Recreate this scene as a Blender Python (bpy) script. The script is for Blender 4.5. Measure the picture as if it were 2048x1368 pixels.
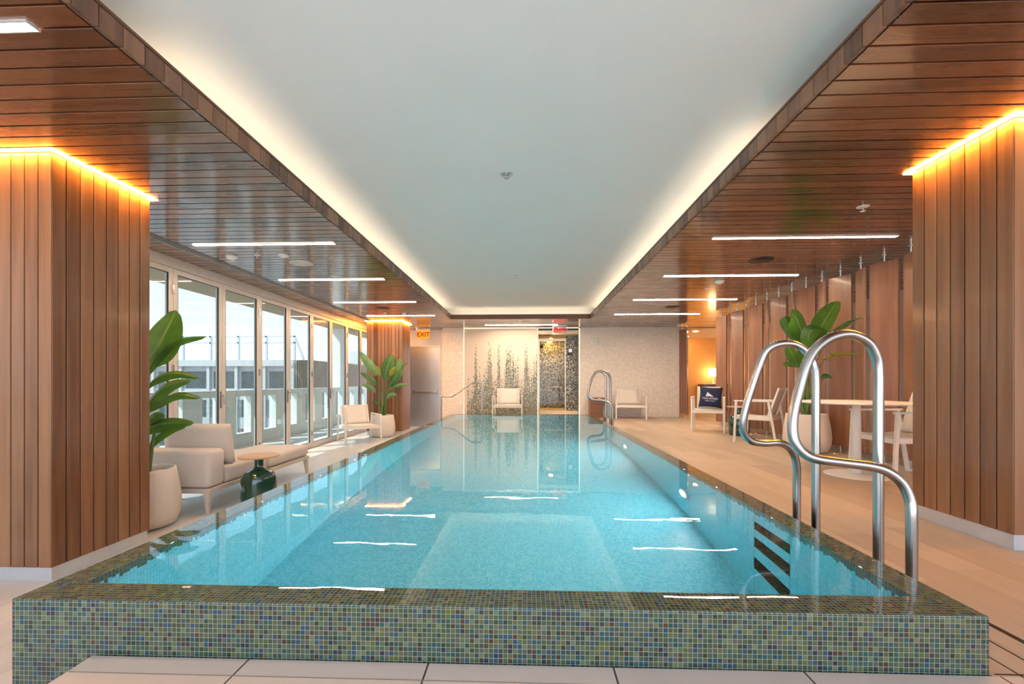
import bpy, math, random
from mathutils import Vector, Matrix
random.seed(7)
for o in list(bpy.data.objects): bpy.data.objects.remove(o, do_unlink=True)
SC = bpy.context.scene
COL = SC.collection
PI = math.pi

# ------------------------------------------------------------------ camera, sky, sun, exposure
FPX, CAMH = 860.0, 0.92
YAW = math.atan(30/FPX)
cd = bpy.data.cameras.new('camera'); cam = bpy.data.objects.new('camera', cd); COL.objects.link(cam)
cd.sensor_fit = 'HORIZONTAL'; cd.sensor_width = 36; cd.lens = FPX/2048*36; cd.shift_y = 80/2048
cd.clip_start = 0.02; cd.clip_end = 500
cam.location = (0, 0, CAMH); cam.rotation_euler = (PI/2, 0, YAW)
SC.camera = cam
SC.view_settings.view_transform = 'Standard'; SC.view_settings.look = 'None'
SC.view_settings.gamma = 1; SC.view_settings.use_curve_mapping = False
SC.view_settings.exposure = 0.9

w = bpy.data.worlds.new('sky'); SC.world = w; w.use_nodes = True
nt = w.node_tree; nt.nodes.clear()
out = nt.nodes.new('ShaderNodeOutputWorld'); bg = nt.nodes.new('ShaderNodeBackground')
tc = nt.nodes.new('ShaderNodeTexCoord'); sx = nt.nodes.new('ShaderNodeSeparateXYZ'); rp = nt.nodes.new('ShaderNodeValToRGB')
nt.links.new(tc.outputs['Generated'], sx.inputs[0]); nt.links.new(sx.outputs['Z'], rp.inputs[0])
rp.color_ramp.elements[0].position = 0.0; rp.color_ramp.elements[0].color = (.92, .94, .96, 1)
rp.color_ramp.elements[1].position = 0.6; rp.color_ramp.elements[1].color = (.50, .66, .95, 1)
e = rp.color_ramp.elements.new(0.12); e.color = (.68, .82, 1.0, 1)
nt.links.new(rp.outputs[0], bg.inputs[0]); bg.inputs[1].default_value = 2.1
nt.links.new(bg.outputs[0], out.inputs[0])
sl = bpy.data.lights.new('sun', 'SUN'); sl.energy = 6.0; sl.angle = 0.01; sl.color = (1, .95, .86)
so = bpy.data.objects.new('sun', sl); COL.objects.link(so)
so.rotation_euler = Vector((0.56, 0.42, -0.70)).to_track_quat('-Z', 'Y').to_euler()

CR, CF, CU = Vector((math.cos(YAW), math.sin(YAW), 0)), Vector((-math.sin(YAW), math.cos(YAW), 0)), Vector((0, 0, 1))
C0 = Vector((0, 0, CAMH))
def at(u, v, Y):            # a point of the place at depth Y along the pool
    d = CR*((u-1024)/FPX) + CF + CU*((764-v)/FPX)
    return C0 + d*(Y/d.y)

# ------------------------------------------------------------------ materials
def srgb(r, g, b):
    f = lambda c: ((c/255+.055)/1.055)**2.4 if c/255 > .04045 else c/255/12.92
    return (f(r), f(g), f(b), 1)
class NT:
    def __init__(s, name):
        s.m = bpy.data.materials.new(name); s.m.use_nodes = True; s.t = s.m.node_tree; s.t.nodes.clear()
        s.out = s.t.nodes.new('ShaderNodeOutputMaterial')
    def n(s, typ, **kw):
        nd = s.t.nodes.new('ShaderNode'+typ)
        for k, v in kw.items():
            if k.startswith('_'): setattr(nd, k[1:], v)
        return nd
    def l(s, a, b): s.t.links.new(a, b)
    def math(s, op, a, b=None, c=None):
        nd = s.n('Math', _operation=op)
        for i, v in enumerate((a, b, c)):
            if v is None: continue
            if isinstance(v, (int, float)): nd.inputs[i].default_value = v
            else: s.l(v, nd.inputs[i])
        return nd.outputs[0]
    def mix(s, f, a, b, blend='MIX'):
        nd = s.n('Mix', _data_type='RGBA', _blend_type=blend)
        for i, v in ((0, f), (6, a), (7, b)):
            if isinstance(v, (int, float)): nd.inputs[i].default_value = v
            elif isinstance(v, tuple): nd.inputs[i].default_value = v
            else: s.l(v, nd.inputs[i])
        return nd.outputs[2]
    def ramp(s, f, els, interp='LINEAR'):
        nd = s.n('ValToRGB'); r = nd.color_ramp; r.interpolation = interp
        r.elements[0].position, r.elements[0].color = els[0]
        r.elements[1].position, r.elements[1].color = els[1]
        for p, c in els[2:]:
            q = r.elements.new(p); q.color = c
        s.l(f, nd.inputs[0]); return nd.outputs[0]
    def bsdf(s, col, rough=.5, metal=0, spec=.5, coat=0, normal=None, **kw):
        b = s.n('BsdfPrincipled')
        if isinstance(col, tuple): b.inputs['Base Color'].default_value = col
        else: s.l(col, b.inputs['Base Color'])
        for k, v in (('Roughness', rough), ('Metallic', metal), ('Specular IOR Level', spec), ('Coat Weight', coat)):
            if isinstance(v, (int, float)): b.inputs[k].default_value = v
            else: s.l(v, b.inputs[k])
        b.inputs['Coat Roughness'].default_value = .08
        if normal is not None: s.l(normal, b.inputs['Normal'])
        for k, v in kw.items(): b.inputs[k.replace('_', ' ')].default_value = v
        s.l(b.outputs[0], s.out.inputs[0]); return b
    def pos(s): return s.n('NewGeometry').outputs['Position']
    def obj(s): return s.n('TexCoord').outputs['Object']
    def uv(s): return s.n('TexCoord').outputs['UV']
    def mapping(s, v, scale=(1, 1, 1), loc=(0, 0, 0)):
        nd = s.n('Mapping'); s.l(v, nd.inputs[0]); nd.inputs['Scale'].default_value = scale; nd.inputs['Location'].default_value = loc
        return nd.outputs[0]
    def noise(s, v, scale=5, detail=3, rough=.5, dim='3D'):
        nd = s.n('TexNoise', _noise_dimensions=dim); s.l(v, nd.inputs['Vector']); nd.inputs['Scale'].default_value = scale
        nd.inputs['Detail'].default_value = detail; nd.inputs['Roughness'].default_value = rough
        return nd.outputs['Fac']
    def white(s, v, dim='3D'):
        nd = s.n('TexWhiteNoise', _noise_dimensions=dim); s.l(v, nd.inputs['Vector' if dim != '1D' else 'W']); return nd.outputs['Value']
    def bump(s, h, strength=.3, dist=.01):
        nd = s.n('Bump'); s.l(h, nd.inputs['Height']); nd.inputs['Strength'].default_value = strength; nd.inputs['Distance'].default_value = dist
        return nd.outputs[0]
    def sep(s, v): nd = s.n('SeparateXYZ'); s.l(v, nd.inputs[0]); return nd.outputs
    def comb(s, x, y, z):
        nd = s.n('CombineXYZ')
        for i, v in enumerate((x, y, z)):
            if isinstance(v, (int, float)): nd.inputs[i].default_value = v
            else: s.l(v, nd.inputs[i])
        return nd.outputs[0]

def plain(name, col, rough=.5, metal=0, spec=.5, coat=0, var=.06, scale=9, bump=0, **kw):
    k = NT(name); p = k.obj(); nz = k.noise(p, scale, 4)
    lo = tuple(c*(1-var) for c in col[:3])+(1,); hi = tuple(min(1, c*(1+var)) for c in col[:3])+(1,)
    c = k.ramp(nz, [(.3, lo), (.7, hi)])
    nrm = k.bump(k.noise(p, scale*30, 2), bump, .002) if bump else None
    k.bsdf(c, rough, metal, spec, coat, nrm, **kw); return k.m

def wood(name, axis, dark, light, rough=.3, coat=.25, vary=.5, cior=1.5):
    k = NT(name); p = k.obj(); rnd = k.n('NewGeometry').outputs['Random Per Island']
    off = k.comb(k.math('MULTIPLY', rnd, 37.), k.math('MULTIPLY', rnd, 91.), k.math('MULTIPLY', rnd, 53.))
    ad = k.n('VectorMath', _operation='ADD'); k.l(p, ad.inputs[0]); k.l(off, ad.inputs[1])
    sc = [26, 26, 26]; sc['XYZ'.index(axis)] = 1.3
    n1 = k.noise(k.mapping(ad.outputs[0], tuple(sc)), 1.0, 5, .6)
    sc2 = [9, 9, 9]; sc2['XYZ'.index(axis)] = .5
    n2 = k.noise(k.mapping(ad.outputs[0], tuple(sc2)), 1.0, 2, .5)
    f = k.math('ADD', k.math('MULTIPLY', n1, .55), k.math('MULTIPLY', n2, .45))
    f = k.math('ADD', k.math('MULTIPLY', k.math('SUBTRACT', f, .5), 1.6), k.math('ADD', .5-vary/2, k.math('MULTIPLY', rnd, vary)))
    mid = tuple((a+b)/2 for a, b in zip(dark, light))
    c = k.ramp(f, [(.1, dark), (.9, light), (.5, mid)])
    r = k.math('ADD', rough, k.math('MULTIPLY', n1, .12))
    b = k.bsdf(c, r, 0, .5, coat, k.bump(n1, .02, .001)); b.inputs['Coat IOR'].default_value = cior; b.inputs['Coat Roughness'].default_value = .12; return k.m

def emit(name, col, st):
    k = NT(name); e = k.n('Emission'); e.inputs[0].default_value = col; e.inputs[1].default_value = st
    k.l(e.outputs[0], k.out.inputs[0]); return k.m

TILE = .0157
MOS = [(84,112,78),(70,98,74),(110,128,78),(98,126,92),(66,116,108),(30,92,98),(36,98,138),(116,118,104),(48,76,54),(92,68,52),(124,134,68),(52,56,92),(140,158,112),(88,112,64),(122,140,98),(60,100,84),(104,122,104),(40,112,110)]
def mosaic_color(k, uv, seed=0.0, tint=True):
    s = k.n('VectorMath', _operation='SCALE'); k.l(uv, s.inputs[0]); s.inputs['Scale'].default_value = 1/TILE
    fl = k.n('VectorMath', _operation='FLOOR'); k.l(s.outputs[0], fl.inputs[0])
    fr = k.n('VectorMath', _operation='FRACTION'); k.l(s.outputs[0], fr.inputs[0])
    cell = k.mapping(fl.outputs[0], loc=(seed, seed*1.7, 0))
    r1 = k.white(cell, '2D')
    els = [(i/len(MOS), tuple(v*.48 for v in srgb(*c)[:3])+(1,)) for i, c in enumerate(MOS)]
    col = k.ramp(r1, els, 'CONSTANT')
    r2 = k.white(k.mapping(cell, loc=(91.3, 17.7, 0)), '2D')
    col = k.mix(k.math('MULTIPLY', r2, .22), col, (.075, .115, .058, 1))
    f = k.sep(fr.outputs[0])
    g = .045
    gx = k.math('MAXIMUM', k.math('LESS_THAN', f[0], g), k.math('GREATER_THAN', f[0], 1-g))
    gy = k.math('MAXIMUM', k.math('LESS_THAN', f[1], g), k.math('GREATER_THAN', f[1], 1-g))
    return col, k.math('MAXIMUM', gx, gy), cell, r2
def mat_mosaic(wet=False):
    k = NT('wet_glass_mosaic' if wet else 'glass_mosaic'); col, gr, cell, r2 = mosaic_color(k, k.uv())
    c = k.mix(gr, col, srgb(160, 155, 138))
    b = k.bsdf(c, k.math('ADD', .12, k.math('MULTIPLY', gr, .5)), 0, .6, .3, k.bump(k.math('SUBTRACT', 1.0, gr), .35, .002))
    k.l(k.math('ADD', 250, k.math('MULTIPLY', r2, 380)), b.inputs['Thin Film Thickness']); b.inputs['Thin Film IOR'].default_value = 1.6
    if wet:
        b.inputs['Specular IOR Level'].default_value = .05; k.t.links.remove(b.inputs['Roughness'].links[0]); b.inputs['Roughness'].default_value = .6
        k.t.links.remove(b.inputs['Thin Film Thickness'].links[0]); b.inputs['Thin Film Thickness'].default_value = 0
        n = k.noise(k.mapping(k.obj(), (2.2, 5.0, 1)), 1.0, 2, .5); k.l(k.bump(n, .03, .02), b.inputs['Coat Normal'])
        b.inputs['Coat Weight'].default_value = 1; b.inputs['Coat IOR'].default_value = 1.36; b.inputs['Coat Roughness'].default_value = .004
    return k.m
BLUE = [(0, (.16, .68, .84, 1)), (1, (.36, .85, .93, 1))]
def mat_pool(wall):
    k = NT('pool_wall_tile' if wall else 'pool_floor_tile'); uv = k.uv(); col, gr, cell, r2 = mosaic_color(k, uv)
    blue = k.ramp(r2, BLUE); blue = k.mix(gr, blue, (.12, .48, .60, 1))
    c = blue
    if wall:
        cx = k.sep(cell)
        z = k.sep(uv)[1]
        lim = k.math('SUBTRACT', .181, k.math('MULTIPLY', TILE, k.math('ADD', 5, k.math('FLOOR', k.math('MULTIPLY', k.white(k.comb(cx[0], 3.3, 0), '2D'), 4)))))
        zc = k.math('MULTIPLY', k.math('FLOOR', k.math('DIVIDE', z, TILE)), TILE)
        up = k.math('GREATER_THAN', zc, lim)
        c = k.mix(up, blue, k.mix(gr, col, srgb(150, 160, 150)))
    k.bsdf(c, .3, 0, .4, 0); return k.m

M = {}
M['soffit'] = wood('soffit_wood', 'X', (.038, .010, .004, 1), (.195, .060, .021, 1), .22, 1.0, .85, 1.8)
M['fascia'] = wood('fascia_wood', 'Z', (.060, .021, .011, 1), (.27, .125, .064, 1), .3, .2, .95)
M['trimwood'] = wood('cove_lip_wood', 'Y', (.07, .025, .012, 1), (.16, .062, .028, 1), .3, .2, .3)
M['beamwood'] = wood('fascia_wood_long', 'X', (.09, .030, .012, 1), (.18, .065, .026, 1), .3, .2, .3)
M['clad'] = wood('column_wood', 'Z', (.135, .050, .020, 1), (.36, .165, .074, 1), .30, .25, .6)
M['blade'] = wood('blade_wood', 'Z', (.21, .092, .055, 1), (.40, .200, .120, 1), .34, .2, .35)
M['oak'] = wood('table_top_wood', 'X', (.42, .28, .18, 1), (.60, .44, .31, 1), .4, .1, .2)
M['binwood'] = wood('bin_wood', 'X', (.16, .065, .030, 1), (.34, .15, .07, 1), .35, .2, .5)
M['black'] = plain('black_gap', (.012, .009, .008, 1), .6)
M['dark'] = plain('dark_metal', (.03, .028, .027, 1), .4, .3)
M['ceil'] = plain('ceiling_paint', (.76, .76, .745, 1), .55, var=.015, scale=2)
M['white'] = plain('white_paint', (.78, .76, .73, 1), .5, var=.02)
M['cream'] = plain('cream_paint', (.78, .66, .50, 1), .5, var=.03)
M['joint'] = plain('brown_joint', (.26, .21, .17, 1), .7)
M['warmlit'] = plain('paint_with_warm_light', (.80, .44, .13, 1), .55, var=.03)  # pale lobby walls with the warm lamp glow put into their colour
M['plinth'] = plain('plinth_aluminium', (.62, .63, .65, 1), .35, .3, var=.05)
M['plas'] = plain('white_plastic', (.72, .72, .71, 1), .35, var=.02)
M['chrome'] = plain('chrome', (.72, .72, .72, 1), .12, 1, var=.03)
M['steel'] = plain('brushed_stainless_steel', (.44, .43, .42, 1), .26, 1, var=.05, scale=4)
M['doorsteel'] = plain('door_steel', (.52, .55, .58, 1), .30, .9, var=.05, scale=2)
M['alu'] = plain('door_frame_aluminium', (.64, .63, .62, 1), .38, .25, var=.03)
M['gasket'] = plain('black_gasket', (.02, .02, .022, 1), .5)
M['powder'] = plain('white_powder_coat', (.84, .81, .77, 1), .42, var=.02)
M['sling'] = plain('sling_fabric', (.74, .69, .63, 1), .75, var=.05, scale=40, bump=.2)
M['sofa'] = plain('linen_upholstery', (.67, .62, .57, 1), .9, var=.06, scale=90, bump=.6, Sheen_Weight=.2)
M['sofaframe'] = plain('taupe_powder_coat', (.64, .57, .51, 1), .45, var=.02)
M['pot'] = plain('matt_stone_planter', (.72, .66, .59, 1), .7, var=.05, scale=6, bump=.15)
M['soil'] = plain('grey_gravel', (.20, .19, .19, 1), .9, var=.5, scale=60, bump=1)
M['green'] = plain('green_glazed_ceramic', (.010, .060, .036, 1), .08, 0, .6, .6, var=.25, scale=5)
M['navy'] = plain('navy_cushion', (.012, .022, .075, 1), .8, var=.12, scale=20, bump=.3)
M['print'] = plain('white_print', (.75, .78, .85, 1), .7)
M['stem'] = plain('green_stem', (.10, .19, .045, 1), .4, var=.25, scale=8)
M['balc'] = plain('white_balcony_paint', (.84, .87, .86, 1), .6, var=.03, scale=3)
M['balcfloor'] = plain('balcony_paving', (.80, .81, .81, 1), .7, var=.05, scale=3)
M['balcsoff'] = wood('balcony_soffit_wood', 'Y', (.36, .25, .13, 1), (.52, .38, .22, 1), .5, 0, .3)
M['facade'] = plain('white_facade', (.50, .50, .50, 1), .6, var=.02, scale=.5)
M['slatbrown'] = plain('bronze_cladding', (.16, .12, .085, 1), .5, var=.1, scale=1)
M['brownwall'] = plain('brown_brick_far', (.22, .15, .11, 1), .7, var=.1, scale=1)
M['farpale'] = plain('pale_tower', (.62, .66, .64, 1), .6, var=.05, scale=.3)
M['street'] = plain('street_grey', (.30, .30, .30, 1), .9, var=.1, scale=.1)
M['roofframe'] = plain('galvanised_frame', (.55, .56, .58, 1), .5, .3, var=.05)
M['glasswin'] = plain('office_glazing', (.03, .05, .058, 1), .12, 0, .8, .5, var=.4, scale=.6)
M['warm'] = emit('warm_diffuser', (1, .73, .50, 1), 52)
M['warmfar'] = emit('warm_diffuser_far', (1, .74, .52, 1), 115)
M['cove'] = emit('cove_led', (1, .76, .52, 1), 7.5)
M['ring'] = emit('column_led', (1, .40, .05, 1), 125)
M['edge'] = emit('edge_led', (1, .72, .48, 1), 1.0)
M['downl'] = emit('downlight', (1, .52, .14, 1), 160)
M['showerl'] = emit('shower_downlight', (1, .54, .15, 1), 480)
M['poollamp'] = emit('pool_lamp', (.86, .97, 1, 1), 300)
M['exitorange'] = emit('exit_sign_orange', (1, .34, .035, 1), .72)
M['exitdark'] = emit('exit_sign_letters', (.75, .05, .01, 1), .35)
M['exitred'] = emit('exit_sign_red', (1, .03, .02, 1), 1.1)
M['brass'] = plain('floor_light_trim', (.70, .60, .48, 1), .3, .6)
M['flgt'] = emit('floor_light_glow', (1, .68, .36, 1), 4)
M['screen'] = emit('panel_screen', (.75, .62, .60, 1), .7)
M['mosaic'] = mat_mosaic(); M['wetmosaic'] = mat_mosaic(True); M['poolwall'] = mat_pool(True); M['poolfloor'] = mat_pool(False)

def mat_leaf(name, a, b):
    k = NT(name); uv = k.uv(); s = k.sep(uv)
    wv = k.math('SINE', k.math('MULTIPLY', s[1], 420.))
    n = k.noise(k.obj(), 7, 3)
    c = k.ramp(n, [(.3, a), (.7, b)])
    c = k.mix(k.math('LESS_THAN', k.math('ABSOLUTE', s[0]), .06), c, (.30, .42, .16, 1))
    bs = k.bsdf(c, .3, 0, .5, .15, k.bump(wv, .12, .003))
    tr = k.n('BsdfTranslucent'); k.l(k.mix(.5, c, (.25, .5, .05, 1)), tr.inputs[0])
    mx = k.n('MixShader'); mx.inputs[0].default_value = .35
    k.l(bs.outputs[0], mx.inputs[1]); k.l(tr.outputs[0], mx.inputs[2]); k.l(mx.outputs[0], k.out.inputs[0]); return k.m
M['leaf'] = mat_leaf('banana_leaf', (.020, .085, .018, 1), (.060, .190, .040, 1))
M['leafpale'] = mat_leaf('pale_leaf', (.10, .22, .09, 1), (.18, .33, .15, 1))
M['leafyellow'] = mat_leaf('yellow_leaf', (.30, .26, .02, 1), (.42, .36, .03, 1))

def mat_glass(name, tint):
    k = NT(name); t = k.n('BsdfTransparent'); t.inputs[0].default_value = tint
    g = k.n('BsdfGlossy'); g.inputs['Roughness'].default_value = .01
    fr = k.n('Fresnel'); fr.inputs[0].default_value = 1.5
    mx = k.n('MixShader'); k.l(k.math('MULTIPLY', fr.outputs[0], k.math('SUBTRACT', 1.0, k.n('NewGeometry').outputs['Backfacing'])), mx.inputs[0]); k.l(t.outputs[0], mx.inputs[1]); k.l(g.outputs[0], mx.inputs[2])
    k.l(mx.outputs[0], k.out.inputs[0]); return k.m
M['glass'] = mat_glass('window_glass', (.60, .645, .635, 1)); M['clear'] = mat_glass('clear_glass', (.95, .97, .96, 1))
def mat_water():
    k = NT('pool_water'); g = k.n('BsdfGlass'); g.inputs['Roughness'].default_value = 0; g.inputs['IOR'].default_value = 1.33
    g.inputs[0].default_value = (.93, .985, 1, 1)
    p = k.obj(); n1 = k.noise(k.mapping(p, (2.2, 5.0, 1)), 1.0, 2, .5); n2 = k.noise(k.mapping(p, (9, 14, 1)), 1.0, 2, .5)
    h = k.math('ADD', k.math('MULTIPLY', n1, .75), k.math('MULTIPLY', n2, .12))
    k.l(k.bump(h, .035, .02), g.inputs['Normal'])
    k.l(g.outputs[0], k.out.inputs[0]); return k.m
M['water'] = mat_water()
def mat_planks(name, pitch, axis, c0, c1, joint, jw=.004, rough=.45, grain=(14, 1.0), crosslen=1.2, off=0.0, tone=.5):
    # floor boards or slabs: `axis` 0 = courses counted along X (boards run along Y), 1 = counted along Y
    k = NT(name); s = k.sep(k.pos()); a, b = (s[0], s[1]) if axis == 0 else (s[1], s[0])
    q = k.math('DIVIDE', k.math('SUBTRACT', a, off), pitch); ci = k.math('FLOOR', q); fr = k.math('FRACT', q)
    bb = k.math('DIVIDE', k.math('ADD', b, k.math('MULTIPLY', k.white(k.comb(ci, 1.7, 0), '2D'), crosslen)), crosslen)
    bi = k.math('FLOOR', bb); fb = k.math('FRACT', bb)
    r = k.white(k.comb(ci, bi, 0), '2D')
    g = k.noise(k.comb(k.math('MULTIPLY', a, grain[0]), k.math('MULTIPLY', b, grain[1]), k.math('MULTIPLY', r, 20)), 1.0, 4, .6)
    c = k.ramp(k.math('ADD', k.math('MULTIPLY', r, tone), k.math('MULTIPLY', g, 1-tone)), [(.2, c0), (.8, c1)])
    j = k.math('MAXIMUM', k.math('LESS_THAN', fr, jw/pitch), k.math('LESS_THAN', fb, jw/crosslen*.7))
    c = k.mix(j, c, joint)
    k.bsdf(c, k.math('ADD', rough, k.math('MULTIPLY', g, .1)), 0, .4, 0, k.bump(k.math('SUBTRACT', 1, j), .2, .002)); return k.m
M['deck'] = mat_planks('right_deck_boards', .20, 0, (.42, .33, .25, 1), (.60, .49, .38, 1), (.34, .26, .20, 1), .003, .38, (16, .9), 1.2, .06, .45)
M['slab'] = mat_planks('front_stone_slabs', .60, 0, (.60, .50, .43, 1), (.66, .56, .49, 1), (.06, .05, .045, 1), .006, .55, (9, 9), 50, -.925, .3)
M['lowdeck'] = mat_planks('left_deck_boards', .225, 0, (.46, .47, .48, 1), (.60, .61, .62, 1), (.36, .36, .36, 1), .003, .28, (12, .9), 1.2, -2.7, .4)

def mat_rough():
    k = NT('split_stone_wall'); p = k.pos(); s = k.sep(p)
    vo = k.n('TexVoronoi', _feature='F1'); k.l(k.mapping(p, (26, 26, 42)), vo.inputs['Vector']); vo.inputs['Scale'].default_value = 1
    n = k.noise(k.mapping(p, (30, 30, 18)), 1, 4, .7)
    row = k.math('LESS_THAN', k.math('FRACT', k.math('MULTIPLY', s[2], 24)), .10)
    h = k.math('ADD', k.math('MULTIPLY', k.sep(vo.outputs['Color'])[0], .7), k.math('MULTIPLY', n, .6))
    h = k.math('SUBTRACT', h, k.math('MULTIPLY', row, .3))
    c = k.ramp(h, [(.2, (.78, .70, .63, 1)), (.9, (.92, .87, .81, 1))])
    k.bsdf(c, .8, 0, .3, 0, k.bump(h, .6, .015)); return k.m
M['rough'] = mat_rough()
def mat_mural():
    k = NT('mosaic_mural'); s = k.sep(k.pos()); P = .0172
    cx = k.math('FLOOR', k.math('DIVIDE', s[0], P)); cz = k.math('FLOOR', k.math('DIVIDE', s[2], P))
    r = k.white(k.comb(cx, cz, 0), '2D'); r2 = k.white(k.comb(cx, cz, 9.1), '3D')
    x = k.math('MULTIPLY', cx, P); z = k.math('MULTIPLY', cz, P)
    n = k.noise(k.comb(k.math('MULTIPLY', x, 8.5), 4.2, 0), 1, 1.5, .6, '2D')
    n2 = k.noise(k.comb(k.math('MULTIPLY', x, 4.0), k.math('MULTIPLY', z, 1.2), 0), 1, 2, .6, '2D')
    H = k.math('ADD', k.math('MAXIMUM', k.math('MULTIPLY', k.math('SUBTRACT', n, .47), 5.0), -.30), 1.42)
    H = k.math('SUBTRACT', k.math('MINIMUM', H, 2.02), k.math('MULTIPLY', k.math('MAXIMUM', k.math('SUBTRACT', -1.46, x), 0), 7))
    pr = k.math('ADD', k.math('MULTIPLY', k.math('SUBTRACT', H, z), 1.15), k.math('MULTIPLY', k.math('SUBTRACT', n2, .5), .35))
    pr = k.math('MINIMUM', k.math('MAXIMUM', pr, 0), .88)
    on = k.math('LESS_THAN', r, pr)
    gcol = k.ramp(r2, [(0, srgb(30, 42, 36)), (.25, srgb(86, 106, 72)), (.45, srgb(120, 140, 96)), (.62, srgb(52, 74, 66)), (.8, srgb(150, 160, 128)), (.92, srgb(30, 36, 36))], 'CONSTANT')
    base = k.mix(k.math('MULTIPLY', r2, .25), srgb(214, 200, 182), srgb(196, 180, 160))
    c = k.mix(on, base, gcol)
    fx = k.math('FRACT', k.math('DIVIDE', s[0], P)); fz = k.math('FRACT', k.math('DIVIDE', s[2], P))
    g = k.math('MAXIMUM', k.math('LESS_THAN', fx, .12), k.math('LESS_THAN', fz, .12))
    k.bsdf(k.mix(g, c, srgb(196, 184, 166)), .25, 0, .5); return k.m
M['mural'] = mat_mural()
def mat_speckle():
    k = NT('speckled_shower_mosaic'); p = k.pos(); P = .021
    s = k.n('VectorMath', _operation='SCALE'); k.l(p, s.inputs[0]); s.inputs['Scale'].default_value = 1/P
    fl = k.n('VectorMath', _operation='FLOOR'); k.l(s.outputs[0], fl.inputs[0])
    r = k.white(fl.outputs[0], '3D')
    c = k.ramp(r, [(0, srgb(40, 42, 40)), (.2, srgb(110, 112, 100)), (.42, srgb(176, 168, 148)), (.6, srgb(84, 92, 84)), (.74, srgb(206, 196, 176)), (.9, srgb(60, 66, 62))], 'CONSTANT')
    k.bsdf(c, .25, 0, .5); return k.m
M['speckle'] = mat_speckle()

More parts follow.
